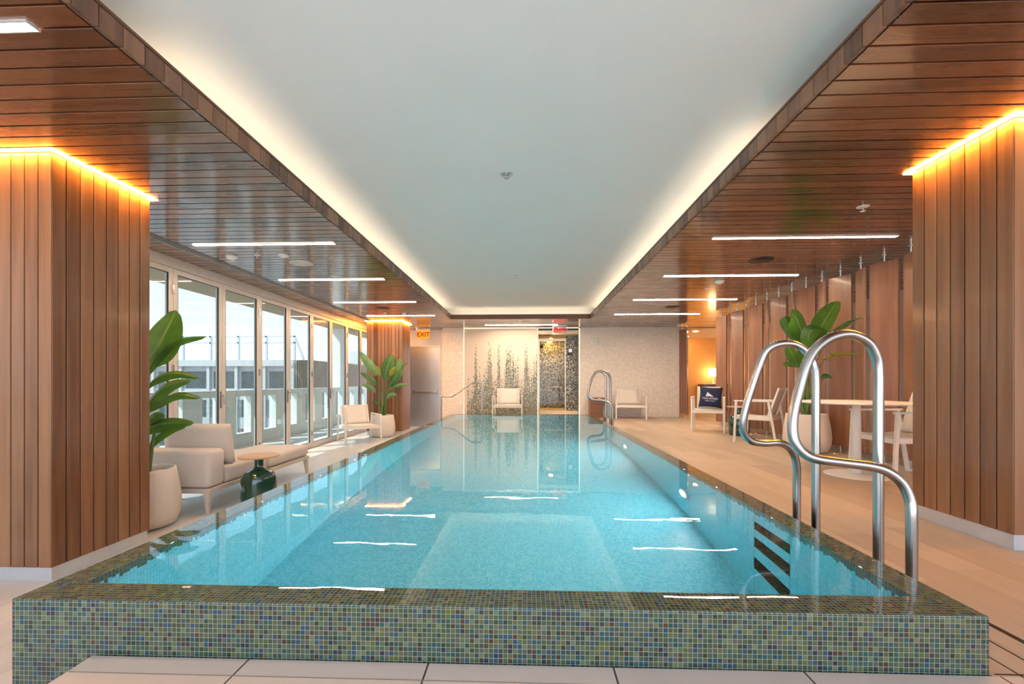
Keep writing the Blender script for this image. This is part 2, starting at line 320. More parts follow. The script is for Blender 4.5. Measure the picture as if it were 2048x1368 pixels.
# ------------------------------------------------------------------ mesh helpers
class MB:
    def __init__(s): s.v = []; s.f = []; s.uvx = None; s.sm = []
    def add(s, vs, fs, smooth=False):
        b = len(s.v); s.v += [Vector(p) for p in vs]
        for f in fs: s.f.append([i+b for i in f]); s.sm.append(smooth)
        return s
    def box(s, x0, x1, y0, y1, z0, z1):
        return s.add([(x0,y0,z0),(x1,y0,z0),(x1,y1,z0),(x0,y1,z0),(x0,y0,z1),(x1,y0,z1),(x1,y1,z1),(x0,y1,z1)],
                     [(0,3,2,1),(4,5,6,7),(0,1,5,4),(1,2,6,5),(2,3,7,6),(3,0,4,7)])
    def obox(s, c, ax, ay, az, hx, hy, hz):
        c, ax, ay, az = Vector(c), Vector(ax).normalized(), Vector(ay).normalized(), Vector(az).normalized()
        vs = [c+ax*(hx*i)+ay*(hy*j)+az*(hz*l) for l in (-1, 1) for (i, j) in ((-1,-1),(1,-1),(1,1),(-1,1))]
        return s.add(vs, [(0,3,2,1),(4,5,6,7),(0,1,5,4),(1,2,6,5),(2,3,7,6),(3,0,4,7)])
    def bar(s, p0, p1, wx, wy=None, up=(0, 0, 1)):
        p0, p1 = Vector(p0), Vector(p1); d = (p1-p0); L = d.length; d.normalize(); up = Vector(up)
        if abs(d.dot(up)) > .95: up = Vector((0, 1, 0))
        sx_ = d.cross(up).normalized(); u2 = sx_.cross(d)
        return s.obox((p0+p1)/2, sx_, d, u2, wx/2, L/2, (wy or wx)/2)
    def tube(s, pts, r, n=12, cap=True):
        pts = [Vector(p) for p in pts]; rs = r if isinstance(r, (list, tuple)) else [r]*len(pts)
        t0 = (pts[1]-pts[0]).normalized(); up = Vector((0, 0, 1)) if abs(t0.z) < .9 else Vector((0, 1, 0))
        a = t0.cross(up).normalized(); vs = []; fs = []
        for i, p in enumerate(pts):
            t = ((pts[min(i+1, len(pts)-1)]-pts[max(i-1, 0)])).normalized()
            a = (a - t*a.dot(t)).normalized(); b = t.cross(a)
            vs += [p + (a*math.cos(2*PI*j/n)+b*math.sin(2*PI*j/n))*rs[i] for j in range(n)]
        for i in range(len(pts)-1):
            for j in range(n):
                fs.append((i*n+j, i*n+(j+1)%n, (i+1)*n+(j+1)%n, (i+1)*n+j))
        s.add(vs, fs, True)
        if cap:
            k = len(pts)-1
            s.add(vs[:n], [tuple(range(n-1, -1, -1))]); s.add(vs[k*n:], [tuple(range(n))])
        return s
    def lathe(s, prof, c=(0, 0, 0), n=40, axis='Z'):
        c = Vector(c); vs = []; fs = []
        for r, z in prof:
            for j in range(n):
                a = 2*PI*j/n; p = Vector((r*math.cos(a), r*math.sin(a), z))
                if axis == 'X': p = Vector((z, p.x, p.y))
                if axis == 'Y': p = Vector((p.x, z, p.y))
                vs.append(c+p)
        for i in range(len(prof)-1):
            for j in range(n): fs.append((i*n+j, i*n+(j+1)%n, (i+1)*n+(j+1)%n, (i+1)*n+j))
        s.add(vs, fs, True)
        m = len(prof)-1
        if prof[0][0] > 1e-5: s.add(vs[:n], [tuple(range(n-1, -1, -1))])
        if prof[m][0] > 1e-5: s.add(vs[m*n:], [tuple(range(n))])
        return s
    def build(s, name, mat, parent=None, bevel=0, seg=2, world=True, sub=0):
        off = Vector((0, 0, 0))
        if parent is not None and world: off = WLOC.get(parent.name, Vector((0, 0, 0)))
        me = bpy.data.meshes.new(name)
        me.from_pydata([tuple(p-off) for p in s.v], [], s.f)
        me.polygons.foreach_set('use_smooth', s.sm)
        mats = mat if isinstance(mat, list) else [mat]
        for m in mats: me.materials.append(M[m] if isinstance(m, str) else m)
        ul = me.uv_layers.new(name='UVMap')
        if s.uvx is not None:
            for li, lp in enumerate(me.loops): ul.data[li].uv = s.uvx[lp.vertex_index]
        else:
            for p in me.polygons:
                nx, ny, nz = (abs(c) for c in p.normal)
                for li in p.loop_indices:
                    q = s.v[me.loops[li].vertex_index]
                    ul.data[li].uv = (q.x, q.y) if nz >= nx and nz >= ny else ((q.y, q.z) if nx >= ny else (q.x, q.z))
        me.update()
        o = bpy.data.objects.new(name, me); COL.objects.link(o)
        if parent is not None: o.parent = parent; WLOC[o.name] = off
        if bevel:
            b = o.modifiers.new('bevel', 'BEVEL'); b.width = bevel; b.segments = seg; b.limit_method = 'ANGLE'; b.angle_limit = .6
            if seg > 2:
                for p in me.polygons: p.use_smooth = True
        if sub:
            q = o.modifiers.new('sub', 'SUBSURF'); q.levels = sub; q.render_levels = sub
        return o
WLOC = {}
def tag(o, label=None, cat=None, group=None, kind=None):
    if label: o['label'] = label
    if cat: o['category'] = cat
    if group: o['group'] = group
    if kind: o['kind'] = kind
    return o
def empty(name, loc=(0, 0, 0), rz=0):
    o = bpy.data.objects.new(name, None); COL.objects.link(o); o.empty_display_size = .1
    o.location = loc; o.rotation_euler = (0, 0, rz); WLOC[o.name] = Vector(loc); return o
def struct(o, label, cat): return tag(o, label, cat, None, 'structure')
def copy_tree(root, loc, rz=None):
    r = root.copy(); COL.objects.link(r); r.location = loc
    if rz is not None: r.rotation_euler = (0, 0, rz)
    for ch in list(root.children):
        c = ch.copy(); COL.objects.link(c); c.parent = r
        for g in list(ch.children):
            d = g.copy(); COL.objects.link(d); d.parent = c
    return r
def crom(pts, n=8):
    P = [Vector(p) for p in pts]; P = [P[0]*2-P[1]]+P+[P[-1]*2-P[-2]]; o = []
    for i in range(1, len(P)-2):
        for j in range(n):
            t = j/n; a, b, c, d = P[i-1], P[i], P[i+1], P[i+2]
            o.append(.5*((2*b)+(c-a)*t+(2*a-5*b+4*c-d)*t*t+(3*b-a-3*c+d)*t**3))
    o.append(P[-2]); return o
ORD = ['first', 'second', 'third', 'fourth', 'fifth', 'sixth', 'seventh', 'eighth', 'ninth', 'tenth', 'eleventh', 'twelfth', 'thirteenth', 'fourteenth', 'fifteenth', 'sixteenth']

# ------------------------------------------------------------------ key dimensions
RIM, ZS, ZC, ZL = .181, 2.366, 2.62, -.33
PX0, PX1, PY0, PY1 = -1.755, 1.455, 1.405, 9.86
RW = 8*TILE
GX, FX, WX = -4.12, 4.05, 5.92
YB = 11.45
PIT, PH = .1063, 1.586

# ------------------------------------------------------------------ floors
def slab(name, mat, x0, x1, y0, y1, z1, z0, label, cat='floor'):
    return struct(MB().box(x0, x1, y0, y1, z0, z1).build(name, mat), label, cat)
slab('floor_right', 'deck', PX1+.001, 7.2, 1.398, 15.0, 0, -.4, 'sand coloured board floor of the raised deck right of the pool')
slab('floor_front', 'slab', -1.46, 7.2, -2.4, 1.396, 0, -.4, 'pinkish stone slab platform along the front of the pool')
slab('floor_left', 'lowdeck', GX-.03, -1.462, -2.4, PY0, ZL, -.7, 'pale board floor at the lower level left of the platform')
slab('floor_window_side', 'lowdeck', GX-.03, PX0-.001, PY0+.001, 12.0, ZL, -.7, 'pale grey board floor between pool and glass doors')
slab('floor_back', 'deck', -1.20, PX1, PY1+.001, 11.62, 0, -.7, 'narrow deck between pool end and mosaic wall')
slab('floor_landing', 'lowdeck', PX0, -1.86, PY1+.001, 11.62, ZL, -.7, 'low landing before the steel door')
st = MB().box(-1.86, -1.53, PY1+.002, 11.4, -.7, -.22).box(-1.53, -1.202, PY1+.002, 11.4, -.7, -.11)
struct(st.build('step', 'deck'), 'two shallow steps below the left handrail', 'steps')
# dark drain joint beside the pool
struct(MB().box(1.744, 1.766, .2, 9.8, -.01, .0015).build('trim_1', 'dark'), 'dark slot drain in the right deck beside the pool', 'drain')

struct(MB().box(1.640, 1.646, .2, 9.8, -.01, .001).box(1.542, 1.547, .2, 9.8, -.01, .001).box(1.47, 3.2, 1.402, 1.407, -.01, .001).build('trim_8', 'dark'), 'thin dark board joints in the right deck beside the pool', 'floor joint')
struct(MB().box(-1.455, 1.45, 1.313, 1.316, -.01, .001).build('trim_9', 'joint'), 'thin dark slab joint across the front platform', 'floor joint')

# ------------------------------------------------------------------ pool
pool = empty('swimming_pool', (0, 0, 0)); tag(pool, 'long raised swimming pool clad in green and blue glass mosaic', 'swimming pool')
FZ = -1.05
IX0, IX1, IY0, IY1 = PX0+RW, PX1-RW, PY0+RW, PY1-RW
sh = MB()
sh.box(PX0, PX1, PY0, IY0, -1.2, RIM); sh.box(PX0, PX1, IY1, PY1, -1.2, RIM)
sh.box(PX0, IX0, IY0, IY1, -1.2, RIM)
SL = [(-.21, -.075), (-.475, -.335), (-.755, -.617)]
for (ya, yb) in ((IY0, 2.224), (2.569, IY1)): sh.box(IX1, PX1, ya, yb, -1.2, RIM)
zz = [-1.2]+[z for p in SL[::-1] for z in p]+[RIM]
for i in range(0, len(zz), 2): sh.box(IX1, PX1, 2.224, 2.569, zz[i], zz[i+1])
sh.box(PX1-.02, PX1, 2.224, 2.569, -1.2, RIM-.01)
sho = sh.build('mosaic_wall', ['mosaic', 'poolwall', 'wetmosaic'], pool)
for p in sho.data.polygons:
    c, n = p.center, p.normal
    if (abs(n.x) > .9 and (abs(c.x-IX0) < .002 or abs(c.x-IX1) < .002)) or (abs(n.y) > .9 and (abs(c.y-IY0) < .002 or abs(c.y-IY1) < .002)): p.material_index = 1
    if n.z > .9 and c.z > RIM-.001: p.material_index = 2
b = sho.modifiers.new('bevel', 'BEVEL'); b.width = .003; b.segments = 2; b.limit_method = 'ANGLE'
MB().box(IX0, IX1, IY0, IY1, -1.2, FZ).build('basin_floor', 'poolfloor', pool)
wz_ = RIM-.0012
wt = MB().add([(IX0-.002, IY0-.002, wz_), (IX1+.002, IY0-.002, wz_), (IX1+.002, IY1+.002, wz_), (IX0-.002, IY1+.002, wz_)], [(0, 1, 2, 3)])
tag(wt.build('water', 'water', pool), 'clear still water level with the mosaic rim')
def pool_light(y, label):
    o = empty('pool_light', (IX1, y, -.59)); tag(o, label, 'pool light', 'round lamps under water in the right pool wall')
    MB().lathe([(.105, 0), (.105, -.012), (.078, -.022), (.072, -.014)], (IX1, y, -.59), 32, 'X').build('bezel', 'plinth', o)
    MB().lathe([(.074, -.008), (.07, -.019), (.001, -.020)], (IX1, y, -.59), 32, 'X').build('lens', 'poollamp', o)
pool_light(3.67, 'round underwater lamp in right pool wall, nearer of the two')
pool_light(5.80, 'round underwater lamp in right pool wall, farther of the two')

# ------------------------------------------------------------------ soffits, fascia, cove, ceiling
def soffit(name, x0, x1, y0, y1, label, holes=()):
    m = MB(); i0 = math.floor((y0-PH)/PIT)
    y = PH+i0*PIT
    while y < y1-1e-6:
        a, b_ = max(y+.0055, y0), min(y+PIT-.0055, y1)
        segs = [(x0, x1)]
        for hx0, hx1, hy0, hy1 in holes:
            if hy0 < b_ and hy1 > a:
                segs = [q for s_ in segs for q in ((s_[0], min(s_[1], hx0)), (max(s_[0], hx1), s_[1])) if q[1]-q[0] > .004]
        if b_-a > .004:
            for s0, s1 in segs: m.box(s0, s1, a, b_, ZS, ZS+.018)
        y += PIT
    o = m.build(name, 'soffit', None, .0015, 1); struct(o, label, 'ceiling')
    MB().box(x0+.03, x1-.03, y0+.01, y1, ZS+.019, ZS+.03).build('backing', 'black', o)
    return o
COLS = {'near_left': (-3.68, -2.97, 2.585, 3.29), 'right': (2.645, 3.36, 2.43, 3.05), 'far_left': (-3.79, -2.94, 10.05, 10.72)}
soffit('ceiling_left', GX, PX0-.0105, -2.4, 11.9, 'dark wood plank soffit over the window side')
soffit('ceiling_right', PX1+.0105, WX, -2.4, 11.55, 'dark wood plank soffit over the right deck and screen')
soffit('ceiling_back', PX0-.009, PX1+.009, 9.892, 11.62, 'dark wood plank soffit above the mosaic wall')
SX0, SX1, SY1 = -1.743, 1.443, 9.87
def fascia(name, x, sgn, label):
    m = MB(); i = -36
    while True:
        y = PH+i*PIT; i += 1
        if y > SY1: break
        m.box(min(x, x+sgn*.02), max(x, x+sgn*.02), y+.002, min(y+PIT-.002, SY1), ZS, ZS+.092)
    o = struct(m.build(name, 'fascia', None, .001, 1), label, 'fascia')
    MB().box(min(x-sgn*.004, x+sgn*.022), max(x-sgn*.004, x+sgn*.022), -2.2, SY1, ZS+.093, ZS+.108).build('lip', 'trimwood', o)
    MB().box(min(x+sgn*.024, x+sgn*.03), max(x+sgn*.024, x+sgn*.03), -2.2, SY1, ZS, ZS+.09).build('backing', 'black', o)
fascia('trim_2', SX0, -1, 'wood end-grain fascia along left edge of white ceiling')
fascia('trim_3', SX1, 1, 'wood end-grain fascia along right edge of white ceiling')
fb = struct(MB().box(SX0+.001, SX1-.001, SY1, SY1+.02, ZS, ZS+.098).build('trim_4', 'beamwood'), 'wood fascia at far end of white ceiling', 'fascia')
MB().box(SX0, SX1, SY1-.004, SY1+.022, ZS+.099, ZS+.108).build('lip', 'trimwood', fb)
CV = .22
cl = MB().box(SX0-CV, SX1+CV, -2.4, SY1+CV, ZC, ZC+.05)
cl.box(SX0-CV-.02, SX0-CV, -2.4, SY1+CV, ZS+.05, ZC).box(SX1+CV, SX1+CV+.02, -2.4, SY1+CV, ZS+.05, ZC)
cl.box(SX0-CV, SX1+CV, SY1+CV, SY1+CV+.02, ZS+.05, ZC)
struct(cl.build('ceiling', 'ceil'), 'smooth white raised ceiling over the pool', 'ceiling')
cs = MB().box(SX0-CV, SX0-.032, -2.4, SY1+CV, ZS+.04, ZS+.05).box(SX1+.032, SX1+CV, -2.4, SY1+CV, ZS+.04, ZS+.05).box(SX0-.032, SX1+.032, SY1+.024, SY1+CV, ZS+.04, ZS+.05)
struct(cs.build('trim_5', 'ceil'), 'white cove shelf around the raised ceiling', 'cove')
def cove(x0, x1, y0, y1, label):
    o = MB().box(x0, x1, y0, y1, ZS+.051, ZS+.062).build('led_strip', 'cove'); tag(o, label, 'light strip', 'hidden cove light strips')
cove(SX0-.13, SX0-.11, 2.1, SY1, 'hidden warm light strip along left ceiling cove')
cove(SX1+.11, SX1+.13, 2.9, SY1, 'hidden warm light strip along right ceiling cove')
cove(SX0+.1, SX1-.1, SY1+.11, SY1+.125, 'hidden warm light strip across far ceiling cove')
struct(MB().box(GX-.2, 7.4, -2.4, 15.2, ZC+.06, ZC+.2).build('light_block_slab', 'black'), 'dark unseen slab added above the ceilings to block light', 'slab')  # unseen roof slab, added to keep sky light out from above

# ------------------------------------------------------------------ columns
def column(name, key, label, lab2, zf):
    x0, x1, y0, y1 = COLS[key]; P = .0854
    core = MB().box(x0+.014, x1-.014, y0+.014, y1-.014, zf, ZS).build(name, 'black'); struct(core, label, 'column')
    m = MB()
    def runs(a, b_):
        n = max(1, round((b_-a)/P)); p = (b_-a)/n; return [(a+i*p+.0042, a+(i+1)*p-.0042) for i in range(n)]
    zb, zt = zf+.088, ZS-.012
    for a, b_ in runs(x0, x1): m.box(a, b_, y0, y0+.012, zb, zt); m.box(a, b_, y1-.012, y1, zb, zt)
    for a, b_ in runs(y0, y1): m.box(x0, x0+.012, a, b_, zb, zt); m.box(x1-.012, x1, a, b_, zb, zt)
    m.build('cladding', 'clad', core, .0012, 1)
    MB().box(x0+.012, x1-.012, y0+.012, y1-.012, zf, zf+.087).build('plinth', 'plinth', core)
    r = MB(); a, h = .033, .006
    for bx in ((x0-a, x1+a, y0-a, y0-.004), (x0-a, x1+a, y1+.004, y1+a), (x0-a, x0-.004, y0-.004, y1+.004), (x1+.004, x1+a, y0-.004, y1+.004)):
        r.box(*bx, ZS-h, ZS-.001)
    tag(r.build('column_light', 'ring'), lab2, 'light strip', 'glowing light rings around the column heads')
column('column_near_left', 'near_left', 'big wood clad column in the left foreground', 'glowing light ring at head of left foreground column', ZL)
column('column_right', 'right', 'big wood clad column on the right deck', 'glowing light ring at head of right column', 0)
column('column_far_left', 'far_left', 'wood clad column behind far left planter', 'glowing light ring at head of far column beside the exit door', ZL)

# ------------------------------------------------------------------ ceiling fittings
def linear_light(x0, x1, y, label, mat='warm'):
    o = empty('linear_light', ((x0+x1)/2, y, ZS)); tag(o, label, 'ceiling light', 'slim linear ceiling lights')
    MB().box(x0, x1, y-.021, y+.021, ZS-.010, ZS-.001).build('diffuser', mat, o)
    f = MB(); 
    for bx in ((x0-.006, x1+.006, y-.027, y-.0215), (x0-.006, x1+.006, y+.0215, y+.027), (x0-.006, x0-.0005, y-.0215, y+.0215), (x1+.0005, x1+.006, y-.0215, y+.0215)):
        f.box(*bx, ZS-.011, ZS-.001)
    f.build('trim_frame', 'plinth', o)
for i, y in enumerate((4.378, 5.93, 7.62, 9.23)):
    linear_light(1.865, 3.65, y, 'slim linear light in right soffit, '+['nearest, level with the right column', 'second from the camera', 'third from the camera', 'farthest of the row'][i], 'warmfar' if i == 3 else 'warm')
for i, y in enumerate((1.67, 4.397, 5.96, 7.68, 9.26)):
    linear_light(-3.50, -2.0, y, 'slim linear light in left soffit, '+['nearest, at the top left corner', 'second from the camera', 'third from the camera', 'fourth from the camera', 'farthest, just before far column'][i], 'warmfar' if i == 4 else 'warm')
linear_light(-1.06, .767, 10.86, 'slim linear light above the mosaic wall at pool end', 'warmfar')
def sprinkler(x, y, z, mat, label, r=.035):
    o = empty('sprinkler', (x, y, z)); tag(o, label, 'sprinkler')
    MB().lathe([(r, -.001), (r, -.004), (r*.6, -.007), (r*.55, -.002)], (x, y, z), 24).build('escutcheon', mat, o)
    MB().tube([(x, y, z-.003), (x, y, z-.03)], .006, 10).build('head', 'chrome', o)
    MB().lathe([(.003, -.03), (r*.45, -.034), (r*.45, -.036), (.003, -.037)], (x, y, z), 20).build('deflector', 'chrome', o)
sprinkler(-.167, 3.51, ZC, 'chrome', 'nearer chrome sprinkler in the white ceiling', .05)
sprinkler(-.16, 6.86, ZC, 'chrome', 'farther small sprinkler in the white ceiling', .05)
sprinkler(2.767, 3.642, ZS, 'plas', 'sprinkler in right soffit close to right column', .045)
sprinkler(2.783, 6.75, ZS, 'plas', 'sprinkler in right soffit behind the round smoke detector')
sprinkler(-3.067, 4.79, ZS, 'plas', 'sprinkler between two white domes in left soffit')
sprinkler(-2.965, 8.9, ZS, 'plas', 'sprinkler in left soffit before the far speaker')
sprinkler(-.16, 10.2, ZS, 'plas', 'tiny sprinkler in soffit above mosaic wall')
sprinkler(2.78, 10.6, ZS, 'plas', 'tiny sprinkler in soffit above the rough stone wall')
def detector(x, y, r, label, flat=False):
    o = empty('smoke_detector', (x, y, ZS)); tag(o, label, 'smoke detector')
    MB().lathe([(r, -.001), (r, -.012), (r*.92, -.014)], (x, y, ZS), 28).build('base', 'plas', o)
    MB().lathe([(r*.9, -.0145), (r*.85, -.028 if not flat else -.018), (r*.5, -.042 if not flat else -.021), (.002, -.046 if not flat else -.022)], (x, y, ZS), 28).build('cover', 'plas', o)
detector(2.754, 6.25, .065, 'white dome smoke detector in right soffit below second linear light')
detector(-3.389, 4.82, .062, 'white dome detector in left soffit nearest the glass doors')
detector(-2.771, 4.80, .060, 'flat white detector in left soffit beside the speaker', True)
detector(-2.584, 8.99, .045, 'small white detector in left soffit before far column')
detector(-2.90, 11.30, .055, 'white detector in soffit above the exit sign by steel door')
detector(3.854, 11.05, .055, 'white detector in soffit at right end of rough wall')
def speaker(x, y, label, mat='dark'):
    o = empty('ceiling_speaker', (x, y, ZS)); tag(o, label, 'speaker', 'round ceiling speakers')
    MB().lathe([(.135, -.001), (.135, -.006), (.125, -.008), (.122, -.003)], (x, y, ZS), 36).build('ring', mat, o)
    MB().lathe([(.121, -.002), (.119, -.0055), (.001, -.006)], (x, y, ZS), 36).build('grille', mat, o)
speaker(2.772, 5.196, 'round dark speaker in right soffit between first two linear lights')
speaker(2.80, 8.40, 'round dark speaker in right soffit far down the deck')
speaker(-2.738, 5.13, 'round grey speaker in left soffit beside two detectors', 'sofaframe')
speaker(-2.822, 8.32, 'round speaker in left soffit near far column')
# slot diffuser
v = empty('slot_diffuser', (-3.70, 6, ZS)); tag(v, 'long black slot air diffuser in left soffit beside the glass doors', 'air vent')
MB().box(-3.765, -3.655, 3.31, 10.03, ZS-.004, ZS-.001).build('backing', 'black', v)
s = MB()
for i in range(4): s.box(-3.765+i*.0345, -3.759+i*.0345, 3.31, 10.03, ZS-.0058, ZS-.0045)
s.build('slat', 'powder', v)

# ------------------------------------------------------------------ glass folding doors (windows)
HT = 2.325
tr = MB().box(GX-.07, GX+.02, -2.4, 11.86, HT-.075, ZS).box(GX-.07, GX+.02, -2.4, 11.86, ZL, ZL+.018)
struct(tr.build('trim_6', 'alu', None, .003, 1), 'aluminium head and sill track of the folding glass doors', 'door track')
struct(MB().box(GX+.03, GX+.05, -2.4, 10.0, ZL, ZL+.004).build('trim_7', 'trimwood'), 'thin brown strip along the door sill', 'trim')
ys = [4.875+.807*k for k in range(-9, 9)]
FW = .062
for i in range(len(ys)-1):
    y0, y1 = ys[i]+.003, ys[i+1]-.003; z0, z1 = ZL+.02, HT-.078
    n = i+1
    lab = 'glass folding door leaf, %s from the left foreground column' % ORD[i-6] if i >= 6 else 'glass folding door leaf beside and before the left foreground column'
    o = empty('window_%d' % n, (GX-.025, y0, z0)); struct(o, lab, 'window')
    fm = MB(); x0, x1 = GX-.05, GX
    for bx in ((y0, y0+FW, z0, z1), (y1-FW, y1, z0, z1), (y0+FW, y1-FW, z0, z0+.075), (y0+FW, y1-FW, z1-FW, z1)): fm.box(x0, x1, *bx)
    fm.build('frame', 'alu', o, .003, 1)
    MB().box(GX-.03, GX-.022, y0+FW, y1-FW, z0+.075, z1-FW).build('pane', 'glass', o)
    g = MB()
    for bx in ((y0+FW, y0+FW+.008, z0+.075, z1-FW), (y1-FW-.014, y1-FW, z0+.075, z1-FW), (y0+FW+.008, y1-FW-.014, z1-FW-.008, z1-FW), (y0+FW+.008, y1-FW-.014, z0+.075, z0+.083)): g.box(GX-.016, GX-.004, *bx)
    g.build('gasket', 'gasket', o)
    if i % 2 == 0:
        for hz in (z0+.25, (z0+z1)/2+.1, z1-.25): MB().box(GX+.001, GX+.012, y1-.022, y1+.004, hz-.05, hz+.05).build('hinge', 'steel', o)
    else:
        h = MB().box(GX+.001, GX+.010, y1-.050, y1-.020, .92-.33-.02, .92-.33+.20)
        hh = h.build('handle_plate', 'steel', o)
        MB().tube(crom([(GX+.01, y1-.035, .74), (GX+.05, y1-.035, .74), (GX+.055, y1-.035, .73), (GX+.055, y1-.035, .62)], 5), .009, 10).build('handle', 'steel', o)

# ------------------------------------------------------------------ balcony and the city
struct(MB().box(-5.75, GX-.075, -2.4, 16, ZL-.25, ZL-.004).build('balcony_floor', 'balcfloor'), 'pale paved balcony floor outside the glass doors', 'balcony')
struct(MB().box(-5.85, GX-.075, -2.4, 16, 2.50, 2.75).build('balcony_ceiling', 'balcsoff'), 'beige underside of the balcony above the doors', 'balcony')
pa = empty('parapet', (-5.6, 7, ZL)); tag(pa, 'white balcony parapet with square openings outside the glass doors', 'balcony parapet')
BX0, BX1 = -5.75, -5.60
MB().box(BX0-.02, BX1+.02, -2.4, 15.8, .72, .76).build('cap', 'balc', pa, .005)
f = MB().box(BX0, BX1, -2.4, 15.8, .64, .72).box(BX0, BX1, -2.4, 15.8, ZL-.2, -.09); y = 8.10-.868*12
while y < 15.6: f.box(BX0, BX1, y+.44, y+.868, -.09, .64); y += .868
f.build('panel', 'balc', pa)
y = 8.10-.868*12
while y < 15.6: MB().box(-5.68, -5.672, y, y+.44, -.09, .64).build('glazing', 'clear', pa); y += .868
tag(MB().box(-5.78, -5.5, 12.49, 13.02, .76, 2.5).build('balcony_post', 'balc'), 'white balcony post rising from the far parapet', 'post')

def fx(u, Y): return at(u, 764, Y).x
bd = empty('office_building', (-36, 45, -16)); tag(bd, 'white office block with dark windows across the street', 'building')
Yf = 45; xr = fx(588, Yf); pit = (xr-fx(365.2, Yf))/4
nb = 12; wl = MB()
wl.box(xr-pit*nb, xr, Yf, Yf+14, -16, 2.6)
wl.build('wall', 'facade', bd)
pl = MB()
for i in range(nb+1): pl.box(xr-pit*i-.16, xr-pit*i+.16, Yf-.35, Yf, -16, 3.0)
pl.box(xr-pit*nb, xr, Yf-.2, Yf, -1.0, .22).box(xr-pit*nb, xr, Yf-.2, Yf, -4.05, -2.85)
pl.build('pilaster', 'facade', bd)
MB().box(xr-pit*nb-.2, xr+.2, Yf-.5, Yf+14, 2.6, 3.25).build('cornice', 'facade', bd)
for i in range(nb):
    for fl in range(3):
        z1 = 2.05-3.05*fl
        wd = MB().box(xr-pit*(i+1)+.42, xr-pit*i-.22, Yf-.06, Yf+.001, z1-1.85, z1).build('window', 'glasswin', bd)
fr = empty('rooftop_frame', (-36, 45, 3.25)); tag(fr, 'open galvanised frame standing on the white office roof', 'roof frame')
for i in range(nb+1): MB().box(xr-pit*i-.1, xr-pit*i+.1, 45, 45.2, 3.25, 5.85).build('post', 'roofframe', fr)
p = MB().box(xr-pit*nb, xr+.1, 45, 45.15, 5.72, 5.85).box(xr-pit*nb, xr+.1, 45, 45.15, 5.05, 5.17)
p.bar((xr, 45.1, 5.8), (xr+1.0, 45.1, 3.3), .18)
p.build('rail', 'roofframe', fr)
for i in range(0, nb, 2):
    MB().bar((xr-pit*i-.2, 45.1, 5.05), (xr-pit*(i+1), 45.1, 3.3), .04).bar((xr-pit*(i+1)+.2, 45.1, 5.05), (xr-pit*i, 45.1, 3.3), .04).build('brace', 'roofframe', fr)
b2 = empty('slatted_building', (-20.8, 41, -16)); tag(b2, 'brown building with vertical slats beside the white office block', 'building')
p = MB().box(fx(594, 41), fx(621, 41), 41, 56, -16, 3.05).build('wall', 'brownwall', b2)
p = MB(); x = fx(594, 41)
while x < fx(621, 41): p.box(x, x+.13, 40.85, 41, -16, 3.0); x += .20
p.build('slat', 'slatbrown', b2)
b3 = empty('brown_building', (-25, 57, -16)); tag(b3, 'low brown block with pale roof edge beyond the slatted building', 'building')
MB().box(fx(600, 62), fx(690, 62), 62, 75, -16, 3.2).build('wall', 'brownwall', b3)
MB().box(fx(600, 62)-.1, fx(690, 62)+.1, 61.8, 75, 3.2, 3.75).build('cornice', 'facade', b3)
MB().box(fx(622, 62), fx(660, 62), 61.9, 62, .35, 1.0).build('window', 'farpale', b3)
b4 = empty('pale_tower', (-34, 90, -16)); tag(b4, 'hazy pale tower far behind the last glass doors', 'building')
MB().box(fx(700, 90), fx(740, 90), 90, 110, -16, 7.5).build('wall', 'farpale', b4)
p = MB()
for i in range(4): p.box(fx(700, 90), fx(740, 90), 89.8, 90, 3.0-i*1.6, 3.6-i*1.6)
p.build('window', 'glasswin', b4)
struct(MB().box(-140, -5.9, -20, 200, -16.3, -16).build('ground', 'street'), 'grey street level far below the balcony', 'ground')

# ------------------------------------------------------------------ back walls
struct(MB().box(-2.27, -1.70, YB, 11.9, -.7, ZS).build('wall_back_pillar', 'rough', None), 'narrow rough split-stone wall left of the mosaic mural', 'wall')
struct(MB().box(1.40, 4.0, YB, 11.7, -.1, ZS).build('wall_back_right', 'rough', None), 'wide rough split-stone wall behind the lounge chair', 'wall')
struct(MB().box(-1.70, .272, YB+.06, 11.7, -.1, ZS+.02).build('wall_mural', 'mural'), 'pale mosaic wall with green plants rising in tiles', 'wall')
wb = MB().box(GX-.1, -3.30, 11.9, 12.05, -.7, ZS).box(-2.40, -2.2, 11.9, 12.05, -.7, ZS).box(-3.30, -2.40, 11.9, 12.05, 1.92, ZS)
struct(wb.build('wall_back_left', 'white'), 'white wall around the steel door', 'wall')
struct(MB().box(-1.72, 7.2, 15.05, 15.2, -.1, ZC+.2).build('wall_back', 'white'), 'pale wall closing the rooms behind', 'wall')
struct(MB().box(WX, WX+.1, -2.4, 11.6, -.1, ZC+.1).build('wall_right', 'white'), 'white corridor wall behind the wooden screen', 'wall')
# steel door
d = empty('door_1', (-2.85, 11.93, ZL)); struct(d, 'brushed steel exit door beside the far left column', 'door')
MB().box(-3.27, -2.43, 11.92, 11.96, ZL+.005, 1.89).build('leaf', 'doorsteel', d, .003, 1)
MB().box(-3.30, -3.272, 11.87, 12.0, ZL, 1.92).box(-2.428, -2.40, 11.87, 12.0, ZL, 1.92).box(-3.272, -2.428, 11.87, 12.0, 1.892, 1.92).build('frame', 'plinth', d)
MB().box(-3.20, -2.47, 11.86, 11.885, .60, .66).build('push_bar', 'steel', d, .004)
MB().box(-3.20, -3.15, 11.885, 11.92, .58, .68).box(-2.52, -2.47, 11.885, 11.92, .58, .68).build('bracket', 'steel', d)
